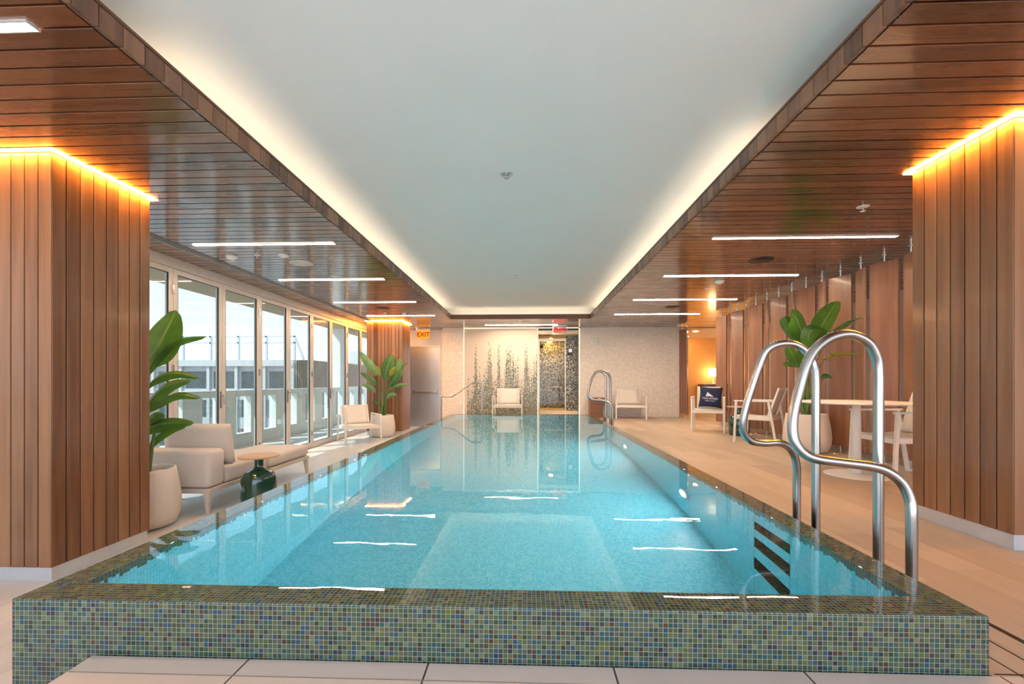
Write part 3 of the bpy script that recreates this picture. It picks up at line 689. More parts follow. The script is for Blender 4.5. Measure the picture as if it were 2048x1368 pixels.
# shower alcove
sa = MB().box(.272, .30, YB+.02, 13.2, 0, ZS).box(1.372, 1.40, YB+.02, 13.2, 0, ZS).box(.30, 1.372, 13.2, 13.3, 0, ZS)
struct(sa.build('wall_shower', 'speckle'), 'speckled stone mosaic walls of the shower alcove', 'wall')
struct(MB().box(1.08, 1.371, 12.0, 12.06, 0.001, 2.20).build('wall_shower_panel', 'speckle'), 'dark speckled panel right of the shower door', 'wall')
struct(MB().box(.301, 1.371, YB+.07, 13.19, 2.20, 2.30).build('ceiling_shower', 'cream'), 'low plaster ceiling of the shower alcove', 'ceiling')
struct(MB().box(.301, 1.371, 11.63, 13.19, 0, .13).build('floor_shower', 'cream'), 'raised tan curb and floor of the shower', 'floor')
sd = empty('shower_door', (.69, 12.02, .13)); tag(sd, 'frameless glass shower door with brass pull bar', 'shower door')
MB().box(.36, 1.05, 12.02, 12.03, .14, 2.06).build('pane', 'clear', sd)
MB().box(.31, .355, 12.0, 12.05, .131, 2.13).box(1.052, 1.078, 12.0, 12.05, .131, 2.13).box(.355, 1.052, 12.0, 12.05, 2.062, 2.13).build('frame', 'brass', sd)
MB().tube([(.48, 11.97, .78), (.98, 11.97, .78)], .012, 12).tube([(.50, 11.97, .78), (.50, 12.02, .78)], .008, 8).tube([(.96, 11.97, .78), (.96, 12.02, .78)], .008, 8).build('handle', 'brass', sd)
sw = empty('hand_shower', (.36, 12.7, 1.9)); tag(sw, 'dark hand shower on a rail inside the shower', 'shower')
MB().tube([(.34, 12.7, .7), (.34, 12.7, 1.95)], .012, 10).build('rail', 'steel', sw)
MB().tube(crom([(.34, 12.7, 1.9), (.42, 12.65, 1.86), (.52, 12.6, 1.72)], 5), .012, 10).build('arm', 'dark', sw)
MB().lathe([(.02, .02), (.06, 0), (.06, -.012), (.001, -.014)], (.53, 12.6, 1.71), 20).build('spray_head', 'dark', sw)
MB().lathe([(.055, 0), (.055, -.03), (.001, -.032)], (.42, 12.62, 1.95), 20, 'Y').build('dial', 'dark', sw)
tag(MB().box(1.08, 1.30, 12.2, 12.9, .131, .52).build('shower_bench', 'speckle', None, .01), 'dark stone bench inside the shower at lower right', 'bench')
o = MB().lathe([(.05, 0), (.05, -.006), (.001, -.007)], (.70, 12.75, 2.199), 24).build('downlight', 'showerl'); tag(o, 'warm round downlight above the shower', 'ceiling light')
tag(MB().box(.45, .66, 11.7, 11.76, 2.188, 2.199).build('air_grille', 'dark'), 'small dark air grille in the shower alcove ceiling', 'air vent')
# lit edges of the mural
def edge(bx, label): tag(MB().box(*bx).build('edge_light', 'edge'), label, 'light strip', 'thin lit edges around the mural')
edge((-1.69, .27, YB+.035, YB+.055, ZS-.014, ZS-.002), 'thin warm light line along the top of the mural')
edge((.30, 1.37, YB+.035, YB+.055, ZS-.014, ZS-.002), 'thin warm light line above the shower opening')
edge((.275, .297, YB-.002, YB+.018, .01, ZS-.016), 'upright pale lit edge between mural and shower')
edge((1.374, 1.399, YB-.004, YB+.016, .01, ZS-.016), 'upright pale lit edge between shower and rough wall')
edge((-1.699, -1.687, YB+.03, YB+.05, .01, ZS-.016), 'upright pale lit edge at left side of mural')
# wall devices
tp = empty('control_panel', (1.21, 11.99, 1.72)); tag(tp, 'black control panel with small screen beside shower door', 'control panel')
MB().box(1.135, 1.265, 11.97, 11.999, 1.66, 1.86).build('case', 'dark', tp, .006)
MB().box(1.155, 1.245, 11.966, 11.9695, 1.745, 1.84).build('screen', 'screen', tp)
hs = empty('strobe_alarm', (1.80, YB-.02, 1.99)); tag(hs, 'white strobe alarm box on the rough stone wall', 'alarm')
MB().box(1.725, 1.88, YB-.075, YB-.001, 1.90, 2.07).build('case', 'plas', hs, .012)
MB().box(1.83, 1.868, YB-.095, YB-.0755, 1.93, 2.04).build('lens', 'clear', hs, .006)
# exit signs
def textmesh(name, c, mat):
    t = bpy.data.objects.new(name+'_curve', c); COL.objects.link(t)
    bpy.context.view_layer.update()
    me = bpy.data.meshes.new_from_object(t.evaluated_get(bpy.context.evaluated_depsgraph_get()))
    bpy.data.objects.remove(t, do_unlink=True); bpy.data.curves.remove(c)
    me.materials.clear(); me.materials.append(M[mat]); o = bpy.data.objects.new(name, me); COL.objects.link(o); return o
def textobj(name, txt, size, mat, parent, loc, rot, extrude=.001, bold=0.0):
    c = bpy.data.curves.new(name, 'FONT'); c.body = txt; c.size = size; c.align_x = 'CENTER'; c.align_y = 'CENTER'; c.extrude = extrude; c.offset = bold
    o = textmesh(name, c, mat)
    o.parent = parent; o.location = Vector(loc)-WLOC[parent.name]; o.rotation_euler = rot; return o
ex = empty('exit_sign', (-2.79, 11.5, 1.95)); tag(ex, 'glowing orange EXIT sign hanging before the steel door', 'exit sign')
MB().box(-2.99, -2.60, 11.47, 11.53, 2.31, 2.355).build('canopy', 'plinth', ex, .004)
MB().box(-2.965, -2.615, 11.49, 11.51, 2.09, 2.305).build('panel', 'exitorange', ex)
textobj('letters', 'EXIT', .17, 'exitdark', ex, (-2.79, 11.486, 2.195), (PI/2, 0, 0), .001, .004)
ex = empty('exit_sign', (.83, 10.95, 2.2)); tag(ex, 'red EXIT sign on clear plate hanging before the shower', 'exit sign')
MB().box(.66, 1.02, 10.93, 10.96, 2.335, 2.36).build('canopy', 'plinth', ex, .003)
MB().box(.665, 1.015, 10.941, 10.949, 2.14, 2.334).build('plate', 'clear', ex)
e2 = MB()
for bx in ((.655, .664, 2.13, 2.334), (1.016, 1.025, 2.13, 2.334), (.664, 1.016, 2.13, 2.139)): e2.box(bx[0], bx[1], 10.938, 10.952, bx[2], bx[3])
e2.build('edging', 'plas', ex)
textobj('letters', 'EXIT', .155, 'exitred', ex, (.83, 10.938, 2.235), (PI/2, 0, 0), .0015, .004)

# ------------------------------------------------------------------ warm corridor end
struct(MB().box(4.0, 7.2, 11.56, 15.04, ZS-.02, ZS).build('ceiling_corridor', 'cream'), 'pale lobby ceiling beyond the rough wall', 'ceiling')
struct(MB().box(4.0, 4.1, 11.71, 15.04, 0, ZS-.02).build('wall_corridor_left', 'warmlit'), 'warm lit lobby wall behind the last screen blades', 'wall')
struct(MB().box(4.1, 6.6, 14.2, 14.3, 0, ZS-.02).build('wall_corridor_end', 'warmlit'), 'orange lit wall at the end of the lobby', 'wall')
struct(MB().box(6.6, 6.7, 11.6, 14.3, 0, ZS-.02).build('wall_corridor_right', 'cream'), 'far right lobby wall', 'wall')
for x, y, lb in ((4.75, 12.3, 'round lobby downlight nearest the screen'), (5.0, 13.7, 'round lobby downlight near the end wall')):
    tag(MB().lathe([(.06, 0), (.06, -.006), (.001, -.007)], (x, y, ZS-.021), 24).build('downlight', 'downl'), lb, 'ceiling light', 'lobby downlights')
cn = empty('console', (5.85, 13.95, 0)); tag(cn, 'dark wood console against the orange lobby wall', 'console')
MB().box(5.55, 6.35, 13.72, 14.18, .80, .85).build('top', 'trimwood', cn, .004)
MB().box(5.6, 6.3, 13.75, 14.15, .12, .798).build('body', 'trimwood', cn, .004)
MB().box(5.62, 6.28, 13.78, 14.12, 0, .118).build('plinth', 'dark', cn)
lm = empty('table_lamp', (5.95, 13.95, .85)); tag(lm, 'table lamp with glowing shade on the dark console', 'lamp')
MB().lathe([(.08, 0), (.08, .02), (.02, .04), (.015, .25)], (5.95, 13.95, .851), 24).build('base', 'brass', lm)
MB().lathe([(.16, .25), (.13, .50)], (5.95, 13.95, .851), 28).build('shade', emit('lamp_shade', (1, .66, .33, 1), 6), lm)
tag(MB().box(4.101, 4.112, 12.55, 12.62, .95, 1.10).build('card_reader', 'dark'), 'small dark card reader on the warm lobby wall', 'card reader')

# ------------------------------------------------------------------ wooden screen blades
YS = [4.684, 5.022, 5.366, 5.705, 6.052, 6.391, 6.727, 7.065, 7.406, 7.755, 8.092, 8.426, 8.777, 9.106]
BZ0, BZ1 = .095, 2.285
def blade(x, y, ang, label):
    o = empty('screen_blade', (x, y, 0)); tag(o, label, 'wood panel', 'tall wooden blades of the screen')
    dr = Vector((math.sin(ang), math.cos(ang), 0)); nr = Vector((dr.y, -dr.x, 0))
    MB().obox((x, y, (BZ0+BZ1)/2), dr, nr, (0, 0, 1), .148, .013, (BZ1-BZ0)/2).build('board', 'blade', o, .003, 2)
    MB().tube([(x, y, BZ1), (x, y, ZS-.001)], .011, 12).lathe([(.022, -.001), (.022, -.008), (.012, -.01)], (x, y, ZS), 16).build('top_rod', 'chrome', o)
    MB().tube([(x, y, 0), (x, y, BZ0)], .011, 12).lathe([(.022, .001), (.022, .008), (.012, .01)], (x, y, 0), 16).build('bottom_rod', 'chrome', o)
for i, y in enumerate(YS):
    wide = i % 2 == 1
    blade(FX, y, -.30 if wide else .37, ('broad-facing' if wide else 'edge-turned')+' tall wooden screen blade, %s from the right column' % ORD[i])
blade(FX, 11.03, .42, 'nearer of two wooden blades standing by right end of rough wall')
blade(FX, 11.36, -.28, 'farther wooden blade touching right end of rough wall')
def floor_light(x, y, label):
    o = empty('floor_light', (x, y, 0)); tag(o, label, 'floor light', 'small round floor lights below the screen')
    MB().lathe([(.045, .0005), (.045, .004), (.032, .005)], (x, y, 0), 24).build('trim_ring', 'brass', o)
    MB().lathe([(.031, .0045), (.001, .0052)], (x, y, 0), 24).build('lens', 'flgt', o)
for k, i in enumerate((0, 1, 3, 5, 7, 9, 11, 13)):
    floor_light(3.93, YS[i]-.06 if i else 4.58, 'small round floor light at foot of the %s blade from the right column' % ORD[i])
floor_light(3.93, 10.9, 'small round floor light by the two blades at rough wall')

# ------------------------------------------------------------------ stainless grab rails
def rail_pts(src, ya, yl, yb, nl, ox=1440, oy=640, sc=2.28):
    n = len(src); o = []
    for i, (x, y) in enumerate(src):
        Y = ya+(yl-ya)*i/nl if i <= nl else yl+(yb-yl)*(i-nl)/(n-1-nl)
        o.append(at(ox+x/sc, oy+y/sc, Y))
    return o
def grab_rail(src, ya, yl, yb, nl, label):
    pts = rail_pts(src, ya, yl, yb, nl)
    a, b_ = pts[0], pts[-1]
    # straight posts down to the deck
    up = [Vector((a.x, a.y, a.z*t)) for t in (0, .5)]; dn = [Vector((b_.x, b_.y, b_.z*t)) for t in (.5, 0)]
    pts[0] = Vector((a.x, a.y, a.z))
    o = empty('grab_rail', (a.x, a.y, 0)); tag(o, label, 'grab rail', 'stainless pool grab rails')
    MB().tube(crom(up+pts+dn, 8), .0212, 20).build('tube', 'steel', o)
    MB().lathe([(.05, .001), (.05, .006), (.026, .010)], (a.x, a.y, 0), 24).lathe([(.05, .001), (.05, .006), (.026, .010)], (b_.x, b_.y, 0), 24).build('base_flange', 'steel', o)
    return o
S1 = [(722, 420), (722, 230), (708, 155), (670, 98), (600, 66), (530, 72), (472, 100), (425, 145), (390, 215), (360, 320), (338, 410), (331, 490), (342, 555), (380, 605), (440, 633), (560, 650), (690, 667), (765, 692), (830, 745), (866, 820), (874, 900)]
S2 = [(437, 420), (437, 260), (428, 205), (400, 150), (350, 115), (298, 107), (245, 118), (205, 150), (175, 220), (148, 300), (122, 385), (104, 470), (112, 522), (145, 553), (200, 562), (262, 560), (305, 575), (336, 612), (349, 665), (350, 740)]
r1 = grab_rail(S1, 2.05, 1.96, 1.885, 11, 'large stainless grab rail nearest the camera at pool edge')
r2 = grab_rail(S2, 2.46, 2.55, 2.625, 11, 'second stainless grab rail, just behind the nearest one')
for r, lb in ((r1, 'left looped grab rail at far right corner of the pool'), (r2, 'farther of two grab rails at far right corner of pool')):
    c = copy_tree(r, r.location+Vector((0, 6.40, 0))); c['label'] = lb
# stair handrail
hr = empty('handrail', (-2.08, 10.4, ZL)); tag(hr, 'slim bent steel handrail beside the steps at far left', 'handrail')
MB().tube([(-2.085, 10.4, ZL), (-2.085, 10.4, .55), (-2.07, 10.4, .567), (-1.83, 10.4, .567), (-1.80, 10.4, .58), (-1.36, 10.4, .885), (-1.33, 10.4, .896), (-1.11, 10.4, .896), (-1.092, 10.4, .88), (-1.092, 10.4, 0)], .020, 14).build('tube', 'steel', hr)
MB().lathe([(.04, .001), (.04, .006), (.02, .01)], (-2.085, 10.4, ZL), 20).lathe([(.04, .001), (.04, .006), (.02, .01)], (-1.092, 10.4, 0), 20).build('base_flange', 'steel', hr)

# ------------------------------------------------------------------ armchairs
def make_chair(name, label, W, D, SEAT, ARM, BACK, group):
    o = empty(name, (0, 0, 0)); tag(o, label, 'chair', group)
    hw, hd, t = W/2, D/2, .032     # chair faces -Y in its own frame
    for sx_ in (-1, 1):
        MB().bar((sx_*(hw-.02), -hd+.02, 0), (sx_*(hw-.02), -hd+.05, ARM-.012), t, t).build('leg', 'powder', o, .005, 2, False)
        MB().bar((sx_*(hw-.035), hd+.03, 0), (sx_*(hw-.03), hd-.07, ARM-.012), t, t).build('leg', 'powder', o, .005, 2, False)
        MB().box(sx_*(hw-.022)-.022, sx_*(hw-.022)+.022, -hd+.02, hd-.02, ARM-.011, ARM+.009).build('armrest', 'powder', o, .006, 2, False)
    f = MB().box(-hw+.037, hw-.037, -hd+.02, -hd+.05, SEAT-.06, SEAT-.012).box(-hw+.037, hw-.037, hd-.07, hd-.04, SEAT-.06, SEAT-.012)
    f.box(-hw+.037, -hw+.062, -hd+.05, hd-.07, SEAT-.06, SEAT-.012).box(hw-.062, hw-.037, -hd+.05, hd-.07, SEAT-.06, SEAT-.012)
    f.build('seat_frame', 'powder', o, .005, 2, False)
    m = MB(); n = 8; vs = []; fs = []
    for th in (0, 1):
        for j in range(n+1):
            q = j/n; yy = -hd+.03+q*(D-.10); zz_ = SEAT+.004-.014*math.sin(PI*q)-th*.014
            vs += [(-hw+.045, yy, zz_), (hw-.045, yy, zz_)]
    L = 2*(n+1)
    for j in range(n):
        a = 2*j; fs += [(a, a+1, a+3, a+2), (L+a, L+a+2, L+a+3, L+a+1), (a, a+2, L+a+2, L+a), (a+1, L+a+1, L+a+3, a+3)]
    fs += [(0, L, L+1, 1), (2*n, 2*n+1, L+2*n+1, L+2*n)]
    m.add(vs, fs, True).build('seat', 'sling', o, 0, 2, False)
    bw = hw-.10; y0, y1 = hd-.10, hd+.045
    bm = MB()
    for sx_ in (-1, 1): bm.bar((sx_*bw, y0, SEAT-.03), (sx_*bw, y1, BACK), .026, .026)
    bm.bar((-bw, y1-.002, BACK-.012), (bw, y1-.002, BACK-.012), .022, .022)
    bm.build('back_frame', 'powder', o, .004, 2, False)
    m = MB(); vs = []; fs = []
    for th in (0, 1):
        for j in range(n+1):
            q = j/n
            for i in range(5):
                xx = -bw+.012+(2*bw-.024)*i/4
                vs.append((xx, y0+(y1-y0)*q-.018+.022*(1-(i/2-1)**2)+th*.012, SEAT+.01+(BACK-SEAT-.012)*q))
    L = 5*(n+1)
    for j in range(n):
        for i in range(4):
            a = 5*j+i; fs += [(a, a+1, a+6, a+5), (L+a, L+a+5, L+a+6, L+a+1)]
        a = 5*j; fs += [(a, a+5, L+a+5, L+a), (a+4, L+a+4, L+a+9, a+9)]
    for i in range(4): fs += [(i, L+i, L+i+1, i+1), (5*n+i, 5*n+i+1, L+5*n+i+1, L+5*n+i)]
    m.add(vs, fs, True).build('backrest', 'sling', o, 0, 2, False)
    return o
def face(dx, dy): return math.atan2(dx, -dy)      # rotation that turns -Y towards (dx, dy)
DIN = 'white upright armchairs on the right deck'
c1 = make_chair('armchair', 'white armchair holding the navy cushion', .58, .56, .41, .635, .83, DIN)
c1.location = (3.40, 8.20, 0); c1.rotation_euler = (0, 0, face(-.415, -.91))
c2 = copy_tree(c1, (3.555, 6.73, 0), face(-.70, .70)); c2['label'] = 'white armchair beside green side table, turned away from the camera'
c3 = copy_tree(c1, (3.625, 4.33, 0), face(-1, 0)); c3['label'] = 'white armchair tucked behind right column at the round table'
LOU = 'low wide white lounge chairs'
l1 = make_chair('lounge_chair', 'white lounge chair in front of the green mosaic mural', .76, .66, .345, .565, .755, LOU)
l1.location = (-.485, 10.85, 0); l1.rotation_euler = (0, 0, face(0, -1))
l2 = copy_tree(l1, (2.60, 10.98, 0), face(-.12, -1)); l2['label'] = 'white lounge chair against the rough stone wall'
l3 = copy_tree(l1, (-3.54, 8.96, ZL), face(.62, -.78)); l3['label'] = 'white lounge chair between glass doors and far planter'
# navy cushion
cu = empty('cushion', (3.44, 8.22, .43)); tag(cu, 'navy cushion with white sail logo leaning in an armchair', 'cushion')
cu.rotation_euler = (0, .06, face(-.415, -.91))
n = 14; S = .20; m = MB(); vs = []; fs = []; tl = .30
def cpt(a, b_, side):
    q = (1-abs(a)**2.6)*(1-abs(b_)**2.6); k_ = 1-.09*(1-abs(b_)**2)*abs(a)**3; k2 = 1-.09*(1-abs(a)**2)*abs(b_)**3
    x, z, y = a*S*k_, b_*S*k2, side*(.004+.062*q**.6)
    z += S; return (x, y*math.cos(tl)+z*math.sin(tl)-.03, z*math.cos(tl)-y*math.sin(tl)+.012)
for side in (-1, 1):
    for j in range(n+1):
        for i in range(n+1): vs.append(cpt(-1+2*i/n, -1+2*j/n, side))
L = (n+1)**2
for j in range(n):
    for i in range(n):
        a = j*(n+1)+i; fs += [(a, a+1, a+n+2, a+n+1), (L+a, L+a+n+1, L+a+n+2, L+a+1)]
for i in range(n):
    for a, b_ in ((i, i+1), (n*(n+1)+i+1, n*(n+1)+i), ((i+1)*(n+1), i*(n+1)), (i*(n+1)+n, (i+1)*(n+1)+n)): fs.append((b_, a, L+a, L+b_))
m.add(vs, fs, True).build('cover', 'navy', cu, 0, 2, False)
lg = MB()
def onc(a, b_): 
    p_ = Vector(cpt(a, b_, -1)); return p_+Vector((0, -.0035, -.001))
def decal(poly):
    top = [onc(*p_) for p_ in poly]; bk = [p_+Vector((0, .003, 0)) for p_ in top]; k_ = len(poly)
    lg.add(top+bk, [tuple(range(k_)), tuple(range(2*k_-1, k_-1, -1))]+[(i, k_+i, k_+(i+1) % k_, (i+1) % k_) for i in range(k_)])
decal([(-.42, .0), (-.30, .42), (-.05, .22), (.25, .0)][::-1]); decal([(-.46, -.03), (.30, -.03), (.30, -.045), (-.46, -.045)])
lg.build('sail_logo', 'print', cu, 0, 2, False)
def ctext(name, txt, size, bb, bold):
    q0 = onc(-.05, bb); c = bpy.data.curves.new(name, 'FONT'); c.body = txt; c.size = size; c.align_x = 'CENTER'; c.align_y = 'CENTER'; c.extrude = .001; c.offset = bold; c.space_character = 1.15
    o = textmesh(name, c, 'print'); o.parent = cu
    o.location = q0+Vector((0, -.006, 0)); o.rotation_euler = (PI/2-tl*.6, 0, 0)
ctext('lettering', 'TAILWIND', .05, -.22, .0008)
lg = MB()
for a0, a1, bb, h in ((-.45, -.02, -.44, .022), (.03, .42, -.44, .022)): decal([(a0, bb-h), (a1, bb-h), (a1, bb+h), (a0, bb+h)])
lg.build('print_line', 'print', cu, 0, 2, False)

# ------------------------------------------------------------------ tables
def side_table(x, y, z, label):
    o = empty('side_table', (x, y, z)); tag(o, label, 'side table', 'green ceramic side tables')
    c = (x, y, z)
    MB().lathe([(.150, .002), (.160, .03), (.165, .10), (.165, .235), (.158, .28), (.138, .318), (.102, .345), (.062, .36), (.044, .375), (.040, .40), (.043, .478)], c, 48).build('body', 'green', o)
    MB().lathe([(.04, .4785), (.185, .480), (.192, .486), (.192, .494), (.186, .5), (.001, .5005)], c, 56).build('top', 'oak', o)
side_table(-2.755, 4.33, ZL, 'dark green ceramic side table with wood top beside the chaise')
side_table(3.66, 7.56, 0, 'green ceramic side table between two white armchairs')
rt = empty('round_table', (3.25, 4.36, 0)); tag(rt, 'white pedestal table with round top right of the grab rails', 'table')
c = (3.25, 4.36, 0)
MB().lathe([(.268, .001), (.268, .006), (.255, .011), (.06, .020), (.05, .026)], c, 56).build('base', 'powder', rt)
MB().lathe([(.038, .024), (.036, .70)], c, 32).build('pedestal', 'powder', rt)
MB().lathe([(.07, .70), (.10, .708)], c, 32).build('mounting_plate', 'dark', rt)
MB().lathe([(.10, .709), (.475, .709), (.49, .714), (.49, .722), (.482, .728), (.001, .7285)], c, 72).build('top', 'powder', rt)
bn = empty('towel_bin', (1.82, 11.2, 0)); tag(bn, 'low slatted wooden bin against the rough wall behind far rails', 'bin')
MB().box(1.62, 2.02, 11.06, 11.40, .0, .49).build('body', 'binwood', bn)
for k in range(4): MB().box(1.615, 2.025, 11.045, 11.0595, .03+k*.115, .13+k*.115).build('slat', 'binwood', bn, .003)
MB().box(1.605, 2.035, 11.04, 11.41, .4905, .52).build('lid', 'binwood', bn, .004)

# ------------------------------------------------------------------ chaise
sf = empty('chaise_lounge', (-3.33, 5.0, ZL)); tag(sf, 'beige upholstered chaise with leaning back cushion by the glass doors', 'sofa')
CX0, CX1, CY0, CY1 = -3.72, -3.0, 3.95, 5.83
zb = -.135
fm = MB().box(CX0, CX1, CY0, CY0+.05, zb, zb+.045).box(CX0, CX1, CY1-.05, CY1, zb, zb+.045).box(CX0, CX0+.05, CY0+.05, CY1-.05, zb, zb+.045).box(CX1-.05, CX1, CY0+.05, CY1-.05, zb, zb+.045)
fm.box(CX0+.05, CX1-.05, CY0+.05, CY1-.05, zb+.02, zb+.045)
fm.build('frame', 'sofaframe', sf, .006)
for x, y in ((CX0+.035, CY0+.035), (CX1-.035, CY0+.035), (CX0+.035, CY1-.035), (CX1-.035, CY1-.035)):
    dx, dy = (1 if x > -3.3 else -1), (1 if y > 5 else -1)
    m = MB(); a, b_ = .026, .014; ox, oy = dx*.012, dy*.012
    m.add([(x-a, y-a, zb), (x+a, y-a, zb), (x+a, y+a, zb), (x-a, y+a, zb), (x-b_+ox, y-b_+oy, ZL), (x+b_+ox, y-b_+oy, ZL), (x+b_+ox, y+b_+oy, ZL), (x-b_+ox, y+b_+oy, ZL)],
          [(0, 1, 2, 3), (7, 6, 5, 4), (0, 4, 5, 1), (1, 5, 6, 2), (2, 6, 7, 3), (3, 7, 4, 0)])
    m.build('leg', 'sofaframe', sf, .004)
def cushion(name, x0, x1, y0, y1, z0, z1, bev, crown=0, lean=None):
    m = MB(); N = 6; vs = []
    o_ = MB().box(x0, x1, y0, y1, z0, z1)
    if lean is not None:
        for p_ in o_.v: p_.y -= lean*(p_.z-z0)
    return o_.build(name, 'sofa', sf, bev, 5)
cushion('armrest', CX0, CX1, CY0, CY0+.235, zb+.046, .27, .045)
cushion('seat_cushion', CX0+.005, CX1-.002, CY0+.238, CY0+.94, zb+.046, .085, .04)
cushion('foot_cushion', CX0+.005, CX1-.002, CY0+.943, CY1, zb+.046, .06, .05)
bk = MB(); vs = []; N = 8
for side in (0, 1):
    for j in range(N+1):
        for i in range(N+1):
            a, b_ = -1+2*i/N, -1+2*j/N; q = (1-a**4)*(1-b_**4)
            th = .035+.055*q**.7; x = -3.36+a*.335; z = .088+.205+b_*.20; yc = 4.325-(b_+1)*.03
            vs.append((x, yc+(th if side else -th), z))
L = (N+1)**2; fs = []
for j in range(N):
    for i in range(N):
        a = j*(N+1)+i; fs += [(a, a+1, a+N+2, a+N+1), (L+a, L+a+N+1, L+a+N+2, L+a+1)]
for i in range(N):
    for a, b_ in ((i, i+1), (N*(N+1)+i+1, N*(N+1)+i), ((i+1)*(N+1), i*(N+1)), (i*(N+1)+N, (i+1)*(N+1)+N)): fs.append((b_, a, L+a, L+b_))
bk.add(vs, fs, True).build('back_cushion', 'sofa', sf)

# ------------------------------------------------------------------ planters with large-leaved plants
def leaf(mb, pts, width, roll=0.0, fold=.35, wp=None, curl=0):
    P = crom(pts, 6); n = len(P)-1; vs = []; uv = []; fs = []
    for i, p_ in enumerate(P):
        t = (P[min(i+1, n)]-P[max(i-1, 0)]).normalized()
        sd_ = t.cross(Vector((0, 1, 0)))
        if sd_.length < .15: sd_ = t.cross(Vector((0, 0, 1)))
        sd_.normalize(); nn = sd_.cross(t).normalized()
        sd2 = (sd_*math.cos(roll)+nn*math.sin(roll)).normalized(); n2 = (nn*math.cos(roll)-sd_*math.sin(roll)).normalized()
        s_ = i/n; wv = width*.5*(math.sin(PI*min(1, s_*.93+.05))**.62)*(1-.25*s_)
        if i == n: wv = .001
        for k_ in (-1, -.5, 0, .5, 1):
            vs.append(p_+sd2*(wv*k_*math.cos(fold))+n2*(wv*abs(k_)*math.sin(fold)+curl*wv*k_*k_)); uv.append((k_, s_))
    for i in range(n):
        for k_ in range(4): a = 5*i+k_; fs.append((a, a+1, a+6, a+5))
    b0 = len(mb.v); mb.add(vs, fs, True); mb.uvx = (mb.uvx or [])+uv
def planter(x, y, z, label, leaves, stems, rad=.275, H=.50):
    o = empty('potted_plant', (x, y, z)); tag(o, label, 'potted plant', 'large-leaved plants in pale round planters')
    c = (x, y, z); R_ = rad
    MB().lathe([(R_*.70, .001), (R_*.86, .02), (R_*.97, .10), (R_, .18), (R_*.97, .30), (R_*.90, .42), (R_*.855, H-.004), (R_*.845, H), (R_*.80, H), (R_*.79, H-.05)], c, 56).build('planter', 'pot', o)
    MB().lathe([(R_*.785, H-.06), (R_*.5, H-.045), (.001, H-.04)], c, 32).build('soil', 'soil', o)
    fol = {}
    sm = MB(); base = Vector((x, y, z+H-.05))
    for k_, L_ in enumerate(leaves):
        pts, wd, roll, mat = L_[:4]; fold = L_[4] if len(L_) > 4 else .35
        P3 = [at(u, v_, y+dy) for (u, v_, dy) in pts]
        mb = fol.setdefault(mat, MB()); leaf(mb, P3, wd, roll, fold)
        b_ = base+Vector((random.uniform(-.07, .07), random.uniform(-.07, .07), 0)); tip = P3[0]; d0 = (P3[1]-P3[0]).normalized()
        mid = (b_+tip)/2+Vector((0, 0, .06)); m2 = tip-d0*.12
        st_ = crom([b_, mid*.6+b_*.4, (mid+m2)/2, tip], 6); q = len(st_)
        sm.tube(st_, [.011-.007*i/(q-1) for i in range(q)], 8)
        # the midrib continues along the leaf
        rb = crom(P3, 6); q = len(rb); sm.tube([p_+Vector((0, 0, -.001)) for p_ in rb], [.0045-.0035*i/(q-1) for i in range(q)], 6)
    for k_ in range(stems):
        a = 2*PI*k_/stems; b_ = base+Vector((.05*math.cos(a), .05*math.sin(a), 0))
        sm.tube(crom([b_, b_+Vector((.02*math.cos(a), .02*math.sin(a), .15)), b_+Vector((.05*math.cos(a), .05*math.sin(a), .36))], 5), [.016-.001*i for i in range(11)], 8)
    sm.build('stem', 'stem', o)
    for mt, mb in fol.items():
        ob = mb.build('foliage', mt, o)
        if mt == 'leafyellow': ob['label'] = 'yellowing leaf'
planter(3.715, 5.85, 0, 'tall large-leaved plant in pale planter between screen and grab rails', [
    ([(1623, 693, -.05), (1645, 650, -.2), (1662, 622, -.36), (1675, 602, -.5)], .30, .25, 'leaf', .3),
    ([(1611, 690, 0), (1602, 660, .0), (1592, 635, -.05), (1581, 626, -.1)], .33, -.2, 'leaf', .25),
    ([(1590, 680, .1), (1580, 655, .1), (1571, 640, .1), (1568, 633, .1)], .20, .3, 'leaf', .3),
    ([(1622, 695, -.15), (1618, 676, -.2), (1626, 660, -.22), (1655, 664, -.2)], .22, .1, 'leaf', .4),
    ([(1650, 684, -.2), (1675, 661, -.5), (1703, 644, -.74), (1727, 636, -.98)], .075, .8, 'leaf', .6),
    ([(1648, 720, -.15), (1665, 713, -.36), (1692, 710, -.64), (1718, 708, -.88)], .12, .2, 'leafyellow', .5),
    ([(1598, 735, 0), (1588, 715, 0), (1580, 700, -.05), (1574, 690, -.05)], .17, .3, 'leaf', .4),
    ([(1608, 738, .1), (1604, 718, .1), (1606, 700, .12), (1612, 688, .12)], .16, -.5, 'leaf', .4),
    ([(1592, 733, -.1), (1582, 729, -.1), (1574, 728, -.12), (1566, 729, -.14)], .08, .2, 'leaf', .4),
    ([(1643, 757, -.1), (1650, 752, -.12), (1658, 752, -.14), (1666, 756, -.15)], .08, .4, 'leaf', .4),
    ([(1610, 725, -.15), (1612, 715, -.16), (1618, 706, -.17), (1628, 702, -.18)], .12, .4, 'leaf', .4)], 6)
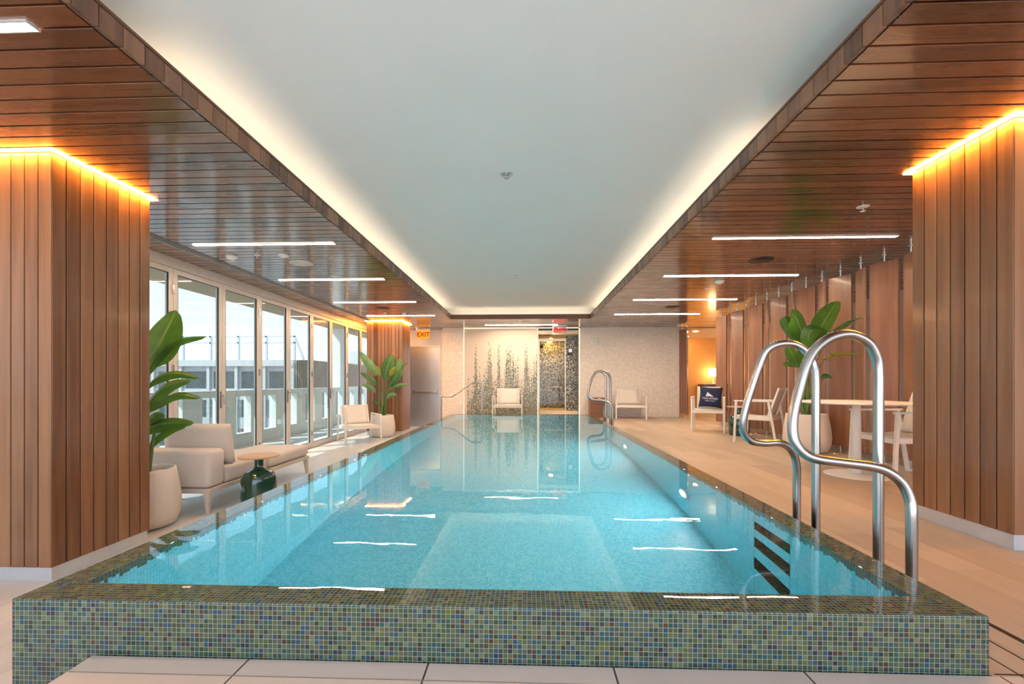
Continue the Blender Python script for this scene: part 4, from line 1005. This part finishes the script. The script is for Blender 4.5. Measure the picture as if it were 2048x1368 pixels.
planter(-3.29, 9.73, ZL, 'large-leaved plant in pale planter before the far left column', [
    ([(771, 760, 0), (773, 742, -.02), (778, 724, 0), (785, 709, .05)], .36, .1, 'leaf', .25),
    ([(788, 757, .1), (792, 742, .1), (797, 728, .1), (802, 717, .1)], .24, -.2, 'leafpale', .35),
    ([(780, 773, -.1), (788, 760, -.12), (797, 748, -.12), (806, 739, -.1)], .22, .3, 'leaf', .4),
    ([(755, 750, -.05), (743, 735, -.08), (731, 719, -.1), (720, 704, -.12)], .24, -.3, 'leafpale', .35),
    ([(753, 768, .05), (742, 760, .05), (731, 752, 0), (720, 745, 0)], .15, -.2, 'leafpale', .4),
    ([(750, 785, -.1), (742, 777, -.12), (733, 772, -.14), (725, 771, -.15)], .14, .2, 'leafpale', .4),
    ([(790, 748, .15), (799, 738, .15), (807, 730, .15), (816, 725, .15)], .09, .4, 'leaf', .4),
    ([(779, 779, -.1), (790, 772, -.12), (804, 769, -.14), (819, 769, -.15)], .10, .3, 'leafpale', .5),
    ([(773, 797, -.12), (779, 791, -.13), (786, 789, -.14), (794, 790, -.15)], .13, .2, 'leafpale', .4),
    ([(758, 811, -.1), (753, 806, -.12), (748, 804, -.14), (743, 805, -.15)], .08, .2, 'leaf', .4),
    ([(760, 752, .1), (757, 745, .1), (755, 738, .1), (753, 732, .1)], .13, .2, 'leafyellow', .4),
    ([(781, 752, -.05), (783, 745, -.06), (787, 739, -.06), (793, 734, -.05)], .12, -.3, 'leafyellow', .4)], 8)
planter(-3.33, 3.61, ZL, 'large-leaved plant in pale planter behind the left foreground column', [
    ([(291, 728, .2), (313, 697, .2), (333, 660, .22), (352, 620, .25)], .36, -.1, 'leaf', .2),
    ([(290, 752, .15), (318, 706, .2), (353, 682, .25), (413, 673, .3)], .14, .3, 'leaf', .7),
    ([(290, 776, .1), (315, 757, .15), (353, 748, .2), (399, 757, .25)], .11, .3, 'leaf', .5),
    ([(290, 815, .1), (317, 785, .12), (343, 769, .15), (382, 761, .2)], .15, .2, 'leaf', .5),
    ([(290, 824, .05), (311, 808, .08), (353, 790, .1), (401, 796, .12)], .12, .5, 'leaf', .5),
    ([(288, 866, .05), (311, 852, .08), (347, 846, .1), (388, 846, .12)], .15, .3, 'leaf', .4),
    ([(288, 846, .1), (305, 838, .1), (320, 834, .12), (330, 832, .14)], .15, .2, 'leaf', .4),
    ([(294, 898, .1), (315, 873, .12), (343, 857, .14), (372, 853, .16)], .12, .2, 'leaf', .45)], 5)
